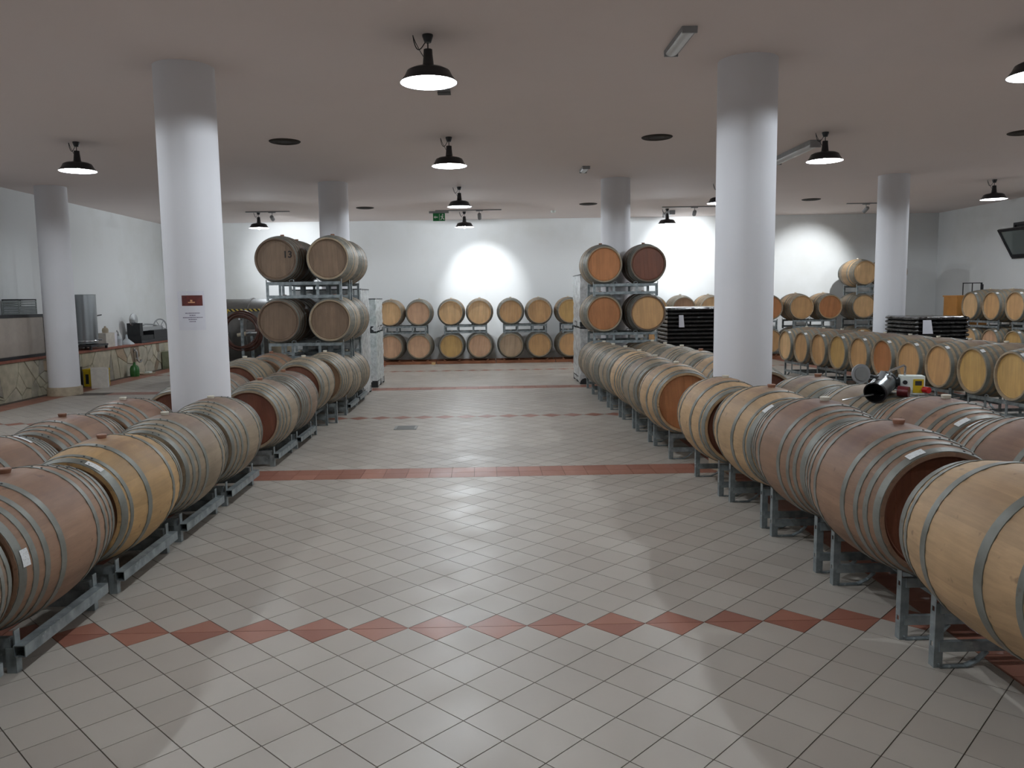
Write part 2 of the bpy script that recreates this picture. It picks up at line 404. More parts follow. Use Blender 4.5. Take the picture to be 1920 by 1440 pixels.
# ------------------------------------------------------------------ pendant lamps
def pendant_meshes():
    m = {}
    m['canopy'] = MB().lathe([(.042, 0), (.042, -.012), (.026, -.058), (.0, -.06)], 20).mesh('canopy', 'black')
    m['rod'] = MB().cyl((0, 0, -.055), (0, 0, -.115), .005).mesh('rod', 'black')
    m['neck'] = MB().lathe([(.0, -.108), (.034, -.11), (.036, -.15), (.046, -.245)], 20).mesh('neck', 'black')
    m['shade'] = MB().lathe([(.046, -.235), (.075, -.25), (.135, -.258), (.168, -.275), (.188, -.315), (.222, -.358), (.223, -.362), (.221, -.361)], 40).mesh('shade', 'black')
    m['reflector'] = MB().lathe([(.0, -.252), (.07, -.255), (.132, -.264), (.163, -.28), (.183, -.318), (.2195, -.360)], 40).mesh('reflector', 'white_in')
    m['bulb'] = MB().lathe([(.016, -.250), (.018, -.270), (.028, -.290), (.031, -.305), (.026, -.320), (.012, -.329), (.0, -.330)], 16).mesh('bulb', 'bulb')
    pts = []
    for k in range(13):
        t = k/12; pts.append((-.115+.10*t, 0, -.002-.10*math.sin(PI*(t**.7))*.9-.045*t))
    m['cable'] = MB().tube(pts, .004, 6).mesh('cable', 'black')
    pts = [(-.115+.085*t, .004, -.002-.17*(t**.8)) for t in [k/8 for k in range(9)]]
    m['cable2'] = MB().tube(pts, .003, 6).mesh('cable', 'black')
    return m
PM = pendant_meshes()
def pendant(x, y, label, off=False):
    e = '_offscreen' if off else ''
    o = thing('pendant_lamp'+e, label, 'lamp', (x, y, ZC), random.uniform(-.4, .4), 'black pendant lamps in a grid')
    for k in ('canopy', 'rod', 'neck', 'shade', 'reflector', 'bulb', 'cable', 'cable2'):
        q = ob('cable' if k == 'cable2' else k+e if k == 'bulb' else k, PM[k], o)
        if k == 'bulb' and y > 18: q.location.z = -.055
    far = y > 18
    ld = bpy.data.lights.new('bulb_light'+e, 'POINT'); ld.energy = LAMP_W; ld.color = LAMP_COL; ld.shadow_soft_size = .012
    l = bpy.data.objects.new('bulb_light'+e, ld); COL.objects.link(l); l.parent = o; l.location = (0, 0, -.400 if far else -.343)
LX = {-5.1: 'between notice column and stone bench', -.39: 'over the tiled aisle', 4.42: 'between pump row and tagged barrel row', 9.53: 'by the tilted window wall'}
# lamps the photograph shows, back wall first
SEEN = {-5.1: [18.65, 10.4], -.39: [19.15, 14.95, 10.4, 6.45], 4.42: [19.15, 14.95, 10.4, 6.45], 9.53: [14.95]}
# the same rows of lamps go on beyond the frame, one spacing further
BEYOND = {-5.1: [6.45, 2.4], -.39: [2.4], 4.42: [2.4], 9.53: [10.4]}
for x, wx in LX.items():
    for i, y in enumerate(SEEN[x]+BEYOND[x]):
        pendant(x, y, 'black pendant lamp lit %s, %s from back wall' % (wx, ORD[i]), y in BEYOND[x])

# ------------------------------------------------------------------ ceiling fittings
def vents():
    me = MB().lathe([(.0, -.012), (.19, -.012), (.20, -.004), (.20, 0)], 40).mesh('grille', 'vent')
    ring = MB().lathe([(.165, -.016), (.172, -.016), (.172, -.011), (.165, -.011), (.165, -.016)], 40).mesh('ring', 'vent')
    ring2 = MB().lathe([(.115, -.016), (.122, -.016), (.122, -.011), (.115, -.011), (.115, -.016)], 40).mesh('ring', 'vent')
    spots = [(-2.5, 10.53, 'round dark ceiling vent between notice column and number 13 stack'), (2.3, 10.57, 'round dark ceiling vent above the pump barrel row'), (-2.57, 18.05, 'round dark ceiling vent behind the number 13 stack'),
             (2.38, 17.9, 'round dark ceiling vent behind the stack opposite number 13'), (7.23, 17.65, 'round dark ceiling vent by the back wall barrels third tier'), (7.1, 10.57, 'round dark ceiling vent above the tagged barrel row')]
    for x, y, lab in spots:
        v = thing('ceiling_vent', lab, 'vent', (x, y, ZC), 0, 'round ceiling vents')
        ob('grille', me, v); ob('ring', ring, v); ob('ring', ring2, v)
vents()
def strip_light(x, y, L, W, H, label, name='strip_light'):
    t = thing(name, label, 'light fixture', (x, y, ZC))
    MB().box(-W/2, W/2, -L/2+.004, L/2-.004, -H*.55, 0).build('housing', 'fixture', t, smooth=False)
    MB().lathe([(W*.42, -L/2+.012), (W*.42, L/2-.012)], 16, Matrix.Translation((0, 0, -H*.5)) @ Matrix.Diagonal((1, 1, H*.5/(W*.42), 1)) @ AY, True, True).build('diffuser', 'diffuser', t)
    for s in (-1, 1): MB().box(-W*.48, W*.48, s*(L/2-.008)-.008, s*(L/2-.008)+.008, -H, 0).build('end_cap', 'fixture', t, smooth=False)
strip_light(4.5, 11.6, 1.43, .15, .10, 'long grey strip light beside the pendant over tagged row')
strip_light(4.62, 19.85, .75, .14, .10, 'long grey strip light close to the back wall')
strip_light(1.62, 6.62, .62, .12, .05, 'slim grey emergency light ahead of the pump row column')
strip_light(1.67, 12.98, .42, .12, .05, 'slim white emergency light near the stack opposite number 13')
def small_fittings():
    t = thing('smoke_detector', 'small white smoke detector on ceiling near back wall', 'detector', (1.72, 19.2, ZC))
    MB().lathe([(.06, 0), (.06, -.02), (.045, -.05), (.0, -.055)], 20).build('housing', 'signwhite', t)
    MB().lathe([(.047, -.03), (.05, -.034), (.047, -.038)], 20).build('slot_ring', 'fixture', t)
    t = thing('junction_box', 'small grey ceiling box behind the fourth pendant over the aisle', 'junction box', (-.34, 8.1, ZC))
    MB().box(-.06, .06, -.05, .05, -.03, 0).build('body', 'fixture', t); MB().box(-.065, .065, -.055, .055, -.036, -.03).build('cover', 'dark', t)
    # exit sign
    y = 19.0; z = ZC
    t = thing('exit_sign', 'green exit sign with white arrow and running figure under ceiling', 'exit sign', (-.98, y, z))
    MB().box(-.23, .23, -.04, .04, -.045, 0).build('housing', 'fixture', t)
    p = MB().box(-.14, .14, -.006, .006, -.225, -.045).build('panel', 'greensign', t)
    f = -.0065
    def flat(pts, name):
        MB().add([(x, f-.002, zz) for x, zz in pts]+[(x, f+.001, zz) for x, zz in pts], [tuple(range(len(pts)))]+[(i, len(pts)+i, len(pts)+(i+1) % len(pts), (i+1) % len(pts)) for i in range(len(pts))]).build(name, 'signwhite', p, smooth=False)
    flat([(-.125, -.135), (-.085, -.10), (-.085, -.122), (-.03, -.122), (-.03, -.148), (-.085, -.148), (-.085, -.17)], 'arrow')
    flat([(.005, -.21), (.015, -.21), (.015, -.06), (.005, -.06)], 'door_mark')
    flat([(.085, -.062), (.103, -.068), (.103, -.088), (.085, -.094), (.07, -.088), (.07, -.068)], 'figure_head')
    flat([(.04, -.11), (.075, -.10), (.105, -.105), (.09, -.15), (.12, -.165), (.125, -.20), (.105, -.20), (.10, -.18), (.07, -.165), (.05, -.205), (.03, -.205), (.055, -.155), (.065, -.125), (.035, -.13)], 'figure_body')
small_fittings()
def track(x0, x1, xs, y, aim, label, power=1.0, ang=64):
    t = thing('track_spotlight', label, 'spotlight', ((x0+x1)/2, y, ZC), 0, 'ceiling track spotlights')
    h = (x1-x0)/2; dx = xs-(x0+x1)/2
    MB().box(-h, h, -.017, .017, -.022, 0).build('track', 'fixture', t, smooth=False)
    MB().box(dx-.08, dx+.08, -.02, .02, -.04, -.02).build('adapter', 'fixture', t, smooth=False)
    MB().cyl((dx, 0, -.04), (dx, 0, -.11), .008).build('arm', 'fixture', t)
    c = Vector((dx, 0, -.15)); d = (Vector(aim)-Vector((xs, y, ZC-.15))).normalized()
    m = Matrix.Translation(c) @ d.to_track_quat('Z', 'Y').to_matrix().to_4x4()
    MB().lathe([(.0, -.085), (.034, -.08), (.044, -.06), (.044, .085), (.038, .085), (.036, .05), (.0, .045)], 20, m).build('head', 'fixture', t)
    MB().lathe([(.0, .052), (.034, .052)], 16, m).build('lens', 'bulb', t)
    ld = bpy.data.lights.new('spot_light', 'SPOT'); ld.energy = SPOT_W*power; ld.color = (.93, .97, 1); ld.spot_size = math.radians(ang); ld.spot_blend = .75; ld.shadow_soft_size = .03
    l = bpy.data.objects.new('spot_light', ld); COL.objects.link(l); l.parent = t
    l.matrix_local = Matrix.Translation(c+d*.10) @ d.to_track_quat('-Z', 'Y').to_matrix().to_4x4()
track(-5.35, -4.35, -4.75, 18.5, (-4.9, YB, 2.7), 'ceiling track with spotlight near the wine press', .5)
track(-1.05, .48, -.03, 18.75, (.05, YB, 1.95), 'ceiling track with spotlight beside the exit sign', .8, 54)
track(4.2, 5.48, 4.95, 18.7, (5.3, YB, 2.6), 'ceiling track with spotlight beside the back strip light')
track(8.4, 9.6, 8.85, 18.5, (8.5, YB, 2.0), 'ceiling track with spotlight near the third tier barrels')

# ------------------------------------------------------------------ barrels
BL, RB, RH = .88, .345, .288
HB = BL/2
def rad(u): return RH+(RB-RH)*(1-(u/HB)**2)
NST = 26
def body_mesh():
    vs_ = []; fs = []; us = [-HB, -.41, -.36, -.30, -.23, -.15, -.07, 0, .07, .15, .23, .30, .36, .41, HB]
    sub = 4; n = NST*sub
    off = [-.0022, 0, 0, 0]            # shallow joint at each stave edge
    for u in us:
        for k in range(n):
            a = 2*PI*(k/sub-.5)/NST; r = rad(u)+off[k % sub]; vs_.append((r*math.sin(a), u, r*math.cos(a)))
    R_ = len(us)
    for i in range(R_-1):
        for k in range(n): k2 = (k+1) % n; fs.append((i*n+k, (i+1)*n+k, (i+1)*n+k2, i*n+k2))
    for s, row in ((-1, 0), (1, R_-1)):
        o = len(vs_)
        for (r, u) in ((RH-.020, s*HB), (RH-.026, s*(HB-.045))):
            for k in range(n):
                a = 2*PI*(k/sub-.5)/NST; vs_.append((r*math.sin(a), u, r*math.cos(a)))
        for k in range(n):
            k2 = (k+1) % n
            q = (row*n+k, row*n+k2, o+k2, o+k); q2 = (o+k, o+k2, o+n+k2, o+n+k)
            fs += [q if s < 0 else q[::-1], q2 if s < 0 else q2[::-1]]
    return MB().add(vs_, fs).mesh('body', 'staves', True, 50)
BODY = body_mesh()
RHEAD = RH-.022; NB = 8
def board_poly(k):
    w_ = 2*RHEAD/NB; x0, x1 = -RHEAD+k*w_+.0004, -RHEAD+(k+1)*w_-.0004
    def zz(x): return math.sqrt(max(RHEAD**2-x*x, 1e-6))
    xs = [x0+(x1-x0)*i/4 for i in range(5)]
    return [(x, -zz(x)) for x in xs]+[(x, zz(x)) for x in reversed(xs)]
def board_mb(k, mb):
    p = board_poly(k); n = len(p)
    mb.add([(x, -.006, z) for x, z in p]+[(x, .006, z) for x, z in p], [tuple(range(n)), tuple(range(2*n-1, n-1, -1))]+[(i, n+i, n+(i+1) % n, (i+1) % n) for i in range(n)])
    return mb
BOARD = [board_mb(k, MB()).mesh('board', 'head', False) for k in range(NB)]
_h = MB()
for k in range(NB): board_mb(k, _h)
HEADALL = _h.mesh('head', 'head', False)
HEADRIM = MB().lathe([(RHEAD+.001, -.004), (RHEAD-.012, -.009), (RHEAD-.02, -.004)], 48, AY).mesh('head', 'head')
HOOPV = {'four': [(.418, .040), (.345, .030), (.275, .030), (.165, .036)], 'wide': [(.412, .052), (.352, .026), (.175, .042)], 'bold': [(.414, .048), (.305, .028), (.125, .050)], 'fine': [(.420, .036), (.368, .026), (.322, .026), (.278, .026), (.17, .034)]}
def hoop_mesh(u, w_):
    t = .0032; p = []
    for i in range(5):
        uu = u-w_/2+w_*i/4; p.append((rad(uu)+t, uu))
    prof = [(rad(u-w_/2)-.003, u-w_/2)]+p+[(rad(u+w_/2)-.003, u+w_/2)]
    return MB().lathe(prof, 64, AY).mesh('hoop', 'hoop', True, 40)
HOOPM = {v: [hoop_mesh(s*u, w_) for u, w_ in lst for s in (-1, 1)] for v, lst in HOOPV.items()}
HOOPP = {v: [s*u for u, w_ in lst for s in (-1, 1)] for v, lst in HOOPV.items()}
RIVET = MB().sphere((0, 0, 0), .006, 8, 4, .5).mesh('rivet', 'dark')
BUNG = {k: MB().lathe([(.021, -.006), (.026, .004), (.029, .018), (.027, .022), (.0, .023)], 16).mesh('bung', k) for k in ('bung_w', 'bung_o', 'bung_b')}
def sticker_mesh(a0, a1, u0, u1):
    mb = MB(); n = 6; vs_ = []
    for j in range(2):
        u = (u0, u1)[j]
        for i in range(n+1):
            a = a0+(a1-a0)*i/n; r = rad(u)+.0055; vs_.append((r*math.sin(a), u, r*math.cos(a)))
    fs = [(i, n+1+i, n+2+i, i+1) for i in range(n)]
    return mb.add(vs_, fs).mesh('paper_tag', 'sticker')
WOODS = {'grey-brown': (132, 110, 90), 'weathered': (146, 129, 106), 'brown': (142, 111, 88), 'pale': (180, 149, 112), 'golden': (170, 137, 92), 'dark brown': (100, 80, 64)}
HEADS = {'red-brown': (108, 62, 42), 'brown': (142, 110, 82), 'umber': (112, 91, 72), 'pale': (206, 168, 122), 'tan': (190, 148, 100), 'pinkish': (198, 158, 126), 'grey': (166, 142, 116), 'orange': (170, 112, 68), 'yellow': (186, 150, 92)}
def barrel(x, y, z, label, group, wood='brown', head='brown', hoops='four', rz=0, bung='bung_w', tags=(), boards=True, rivets=False, stain=.8, back=True, spin=0.0, hoop_list=None):
    b = thing('oak_barrel', label, 'barrel', (x, y, z), rz, group)
    j = random.uniform(.93, 1.07)
    wc = [min(1, lin(c)*j) for c in WOODS[wood]]; j = random.uniform(.93, 1.07); hc = [min(1, lin(c)*j) for c in HEADS[head]]
    rx = (0, spin, 0)
    ob('body', BODY, b, (0, 0, 0), rx, (*wc, stain))
    if boards:
        h = ob('head', HEADRIM, b, (0, -HB+.032, 0), (0, random.uniform(-.1, .1), 0), (*hc, 1))
        for k in range(NB): ob('board', BOARD[k], h, (0, 0, 0), (0, 0, 0), (*hc, 1))
    else: ob('head', HEADALL, b, (0, -HB+.032, 0), (0, 0, 0), (*hc, 1))
    if back: ob('head', HEADALL, b, (0, HB-.032, 0), (0, 0, 0), (*hc, 1))
    for i, m in enumerate(HOOPM[hoops]):
        hp = ob('hoop', m, b, (0, 0, 0), rx)
        if rivets:
            u = HOOPP[hoops][i]; a0 = .28-.06*(i//2)
            for q in range(2):
                a = a0+.14*q; r = rad(u)+.004; ob('rivet', RIVET, hp, (r*math.sin(a), u, r*math.cos(a)), (0, a, 0))
    ob('bung', BUNG[bung], b, (RB*math.sin(spin), 0, RB*math.cos(spin)), rx)
    for i, tg in enumerate(tags): ob('paper_tag', sticker_mesh(*tg), b)
    return b

# ------------------------------------------------------------------ barrel racks
RW, RD = 1.06, .70      # outer width (across two barrels) and depth
def rack_meshes(hz, low):
    """hz: height of the resting rail's top above the rack's base"""
    m = {}
    if not low:
        u = MB().box(-.0155, .019, -.004, .004, 0, hz); top = hz+.034; zs = (.10, hz-.03); ya, yb = .007, .025
        u.box(-.019, -.0155, -.004, ya, 0, top).box(-.019, -.0155, yb, .036, 0, top)
        cuts = [0]+[q for z in zs for q in (z-.011, z+.011)]+[top]
        for a, b in zip(cuts[::2], cuts[1::2]): u.box(-.019, -.0155, ya, yb, a, b)
        m['upright'] = u.mesh('upright', 'galv', False)
        m['stile'] = MB().box(-.02, .02, -.004, .004, .06, hz-.02).mesh('stile', 'galv', False)
        m['rail'] = MB().box(-RW/2+.019, RW/2-.019, -.012, .012, -.022, .022).mesh('rail', 'galv', False)
        m['tie'] = MB().box(-.015, .015, -RD/2+.01, RD/2-.01, -.018, .018).mesh('side_tie', 'galv', False)
        pts = [(0, 0, .02), (.004, 0, .006), (.02, 0, .004), (.12, 0, .006), (.17, 0, .03), (.21, 0, .07)]
        fm = MB()
        for a, b in zip(pts, pts[1:]): fm.bar(Vector(a), Vector(b), .03, .006)
        m['foot'] = fm.mesh('foot', 'galv', False)
        m['tab'] = MB().tube([(-.03, 0, 0), (-.028, 0, .03), (-.018, 0, .038), (.018, 0, .038), (.028, 0, .03), (.03, 0, 0)], .006, 6).mesh('cradle_tab', 'galv')
    else:
        m['upright'] = MB().box(-.022, .022, -.02, .02, 0, hz-.045).box(-.022, -.016, -.02, .02, hz-.045, hz+.035).mesh('upright', 'galv', False)
        m['rail'] = MB().box(-RW/2+.022, RW/2-.022, -.016, .016, -.045, 0).mesh('rail', 'galv', False)
        m['plate'] = MB().box(-RW/2+.022, RW/2-.022, -.004, .004, .02, hz-.05).mesh('kick_plate', 'galv', False)
        t = .004; a = .026
        sb = MB()
        for x0, x1, z0, z1 in ((-a, a, -a, -a+t), (-a, a, a-t, a), (-a, -a+t, -a+t, a-t), (a-t, a, -a+t, a-t)): sb.box(x0, x1, -RD/2-.035, RD/2+.035, z0, z1)
        m['side'] = sb.mesh('side_tube', 'galv', False)
    return m
RM = {}
def rack(x, y, z, hz, label, group, low=False, rz=0, feet=True, lift=0):
    key = (round(hz, 3), low)
    if key not in RM: RM[key] = rack_meshes(hz, low)
    m = RM[key]; r = thing('barrel_rack', label, 'barrel rack', (x, y, z), rz, group)
    for sy in (-1, 1):
        yy = sy*RD/2
        for sx in (-1, 1):
            ob('upright', m['upright'], r, (sx*(RW/2-.019), yy, 0), (0, 0, 0 if sx < 0 else PI))
            if not low:
                if feet: ob('foot', m['foot'], r, (sx*(RW/2-.019), yy, 0), (0, 0, 0 if sx < 0 else PI))
        if low:
            ob('rail', m['rail'], r, (0, yy, hz)); ob('kick_plate', m['plate'], r, (0, yy, 0))
        else:
            ob('rail', m['rail'], r, (0, yy, hz-.022)); ob('rail', m['rail'], r, (0, yy, .095 if feet else .055))
            for sx in (-1, 1):
                ob('stile', m['stile'], r, (sx*.19, yy, 0)); ob('cradle_tab', m['tab'], r, (sx*.17, yy, hz-.01))
    for sx in (-1, 1):
        if low:
            ob('side_tube', m['side'], r, (sx*(RW/2+.028), 0, .105))
        else: ob('side_tie', m['tie'], r, (sx*.2, 0, .11 if feet else .06))
    return r
RS = rad(RD/2)+.0032        # radius where a barrel rests on its rails
SP = .36                    # half spacing of two barrels on a rack

def left_row():
    G1, G2 = 'barrels along the notice column row', 'racks along the notice column row'
    #        y,    rack x, low, aisle barrel (wood, head, hoops, bung, tags, stain), outer barrel
    T = lambda a0, a1, u0, u1: (a0, a1, u0, u1)
    rows = [
        (2.79, -2.59, 1, ('grey-brown', 'brown', 'four', 'bung_b', [], .6), None),
        (3.72, -2.59, 1, ('brown', 'brown', 'four', 'bung_b', [T(1.25, 1.50, -.415, -.375)], .7), None),
        (4.66, -2.58, 1, ('golden', 'brown', 'wide', 'bung_o', [T(.36, .68, -.425, -.39)], .9), ('brown', 'brown', 'fine', 'bung_w', [T(.2, .55, .22, .25)], .5)),
        (5.60, -2.58, 1, ('weathered', 'brown', 'four', 'bung_w', [], .9), ('brown', 'brown', 'four', 'bung_b', [], .9)),
        (6.53, -2.57, 1, ('weathered', 'brown', 'four', 'bung_w', [], .9), ('brown', 'brown', 'four', 'bung_w', [], 1)),
        (8.02, -2.58, 1, ('weathered', 'red-brown', 'four', 'bung_o', [], .7), ('weathered', 'red-brown', 'four', 'bung_w', [], .4)),
        (8.93, -2.57, 1, ('grey-brown', 'brown', 'fine', 'bung_o', [], .9), ('grey-brown', 'brown', 'four', 'bung_w', [], .5)),
        (9.83, -2.54, 0, ('weathered', 'red-brown', 'wide', 'bung_w', [], .3), ('weathered', 'red-brown', 'four', 'bung_w', [], .3)),
        (10.72, -2.45, 0, ('weathered', 'brown', 'four', 'bung_w', [], .4), ('brown', 'brown', 'wide', 'bung_o', [], .8)),
        (11.61, -2.47, 1, ('weathered', 'brown', 'four', 'bung_w', [], .3), ('weathered', 'brown', 'four', 'bung_w', [], .3)),
        (12.50, -2.47, 1, ('weathered', 'brown', 'four', 'bung_w', [], .3), ('weathered', 'brown', 'four', 'bung_w', [], .3)),
    ]
    n = len(rows)
    for i, (y, x, low, a, b) in enumerate(rows):
        o = ORD[n-1-i]; hz = .157 if low else .255; c = hz+RS
        under = i >= n-2
        rack(x, y, 0, hz, '%s steel rack under the %s barrel pair from wrapped pallet, notice column row' % ('low' if low else 'tall', o), G2, bool(low), feet=True)
        for side, q, sx in (('aisle', a, 1), ('outer', b, -1)):
            if q is None: continue
            where = 'under stack, ' if under else ''
            lab = '%s oak barrel, %s%s side of notice column row, %s from wrapped pallet' % (q[0], where, side, o)
            barrel(x+sx*SP-.035, y, c, lab, G1, q[0], q[1], q[2], bung=q[3], tags=q[4], stain=q[5], boards=(i in (5, 7)), rivets=(i < 5))
    # two upper tiers
    c0 = .157+RS
    heads = [[('umber', 'dark brown', 'four'), ('umber', 'weathered', 'fine')], [('umber', 'dark brown', 'four'), ('umber', 'weathered', 'fine')]]
    for t in range(2):
        for d, y in enumerate((11.61, 12.50)):
            zb = c0+t*.855+RS-.032; x = -2.49
            tn = ('middle', 'top')[t]; dn = ('front', 'rear')[d]
            rack(x, y, zb, .855-2*RS+.032, 'steel stacking rack under the %s tier %s barrels of number 13 stack' % (tn, dn), 'racks of the number 13 stack', feet=False)
            for k, sx in enumerate((-1, 1)):
                hd, wd, hp = heads[t][k]
                num = (t == 1 and d == 0 and k == 0)
                lab = 'brown oak barrel with painted number 13 on its head, top of stack' if num else 'oak barrel on %s tier of number 13 stack, %s, %s side' % (tn, dn, ('bench', 'aisle')[k])
                bb = barrel(x+sx*SP, y, zb+.032+.855-RS, lab, 'barrels of the number 13 stack', wd, hd, hp, bung='bung_b', boards=(d == 0), stain=0)
                if num:
                    cu = bpy.data.curves.new('numeral', 'FONT'); cu.body = '13'; cu.size = .13; cu.offset = .003; cu.extrude = .0008; cu.align_x = 'CENTER'; cu.align_y = 'CENTER'
                    to = bpy.data.objects.new('numeral', cu); COL.objects.link(to)
                    dg = bpy.context.evaluated_depsgraph_get(); me = bpy.data.meshes.new_from_object(to.evaluated_get(dg)); bpy.data.objects.remove(to)
                    me.materials.clear(); me.materials.append(M['numeral'])
                    tx = ob('numeral', me, bb, (.165, -HB+.0245, .06), (PI/2, 0, 0)); tx['label'] = 'black painted number 13'
left_row()

def right_row():
    G1, G2 = 'barrels along the pump row', 'racks along the pump row'
    T = lambda a0, a1, u0, u1: (a0, a1, u0, u1)
    rows = [
        (2.88, 2.43, ('pale', 'brown', 'wide', 'bung_w', [], .4), ('brown', 'brown', 'four', 'bung_w', [], .6)),
        (3.86, 2.43, ('brown', 'red-brown', 'four', 'bung_o', [T(-.56, -.30, -.425, -.385)], .9), ('brown', 'brown', 'four', 'bung_w', [T(-.6, -.3, .40, .43)], .8)),
        (4.76, 2.42, ('brown', 'red-brown', 'four', 'bung_w', [], .8), ('brown', 'brown', 'four', 'bung_w', [T(-.62, -.36, -.425, -.385)], .9)),
        (5.65, 2.42, ('pale', 'red-brown', 'wide', 'bung_o', [T(-.72, -.46, -.425, -.385)], .6), ('weathered', 'brown', 'four', 'bung_w', [], .6)),
        (6.54, 2.39, ('pale', 'red-brown', 'wide', 'bung_w', [], .8), ('weathered', 'red-brown', 'wide', 'bung_o', [], 1)),
        (8.02, 2.34, ('pale', 'orange', 'wide', 'bung_w', [], .7), ('weathered', 'red-brown', 'four', 'bung_w', [], .5)),
        (8.96, 2.33, ('weathered', 'brown', 'wide', 'bung_w', [], .9), ('pale', 'brown', 'wide', 'bung_w', [], .4)),
        (9.88, 2.33, ('pale', 'brown', 'four', 'bung_w', [], .3), ('weathered', 'brown', 'wide', 'bung_o', [], .4)),
        (10.79, 2.32, ('weathered', 'brown', 'wide', 'bung_w', [], .2), ('weathered', 'brown', 'four', 'bung_w', [], .3)),
        (11.74, 2.31, ('weathered', 'brown', 'fine', 'bung_w', [], .2), ('weathered', 'brown', 'fine', 'bung_w', [], .2)),
        (12.63, 2.31, ('weathered', 'brown', 'four', 'bung_w', [], .2), ('weathered', 'brown', 'four', 'bung_w', [], .2)),
        (13.52, 2.34, ('weathered', 'brown', 'four', 'bung_w', [], .2), ('weathered', 'brown', 'four', 'bung_w', [], .2)),
    ]
    n = len(rows)
    for i, (y, x, a, b) in enumerate(rows):
        o = ORD[n-1-i]; hz = (.285, .295, .295, .275, .255, .255, .255, .255, .25, .23, .22, .205)[i]; c = hz+RS
        rack(x, y, 0, hz, 'tall galvanised rack under the %s barrel pair from wrapped pallet, pump row' % o, G2)
        for side, q, sx in (('aisle', a, -1), ('outer', b, 1)):
            if i == 0 and side == 'outer': continue
            where = 'under the stack, ' if i == n-1 else ''
            lab = '%s oak barrel, %s%s side of steel pump row, %s from wrapped pallet' % (q[0], where, side, o)
            barrel(x+sx*(SP+(.025 if i < n-1 else 0))+(.03 if (i in (2, 3) and sx < 0) else 0), y-(.045 if i == 0 else 0), c, lab, G1, q[0], q[1], q[2], rz=-.02 if (i == 1 and sx < 0) else 0, bung=q[3], tags=q[4], stain=q[5], boards=(i in (1, 2, 4, 5, 9)), rivets=(i < 5))
    c0 = .205+RS; x = 2.36; y = 13.52
    heads = [[('orange', 'weathered'), ('tan', 'dark brown')], [('orange', 'weathered'), ('red-brown', 'dark brown')]]
    for t in range(2):
        zb = c0+t*.80+RS-.032; tn = ('middle', 'top')[t]
        rack(x, y, zb, .80-2*RS+.032, 'steel stacking rack under the %s tier barrels of stack at pump row end' % tn, 'racks of the pump row stack', feet=False)
        for k, sx in enumerate((-1, 1)):
            hd, wd = heads[t][k]
            barrel(x+sx*SP, y, zb+.032+.80-RS, '%s-headed oak barrel on %s tier of pump row stack, %s side' % (hd, tn, ('aisle', 'outer')[k]), 'barrels of the pump row stack', wd, hd, 'fine', bung='bung_b', stain=0)
right_row()

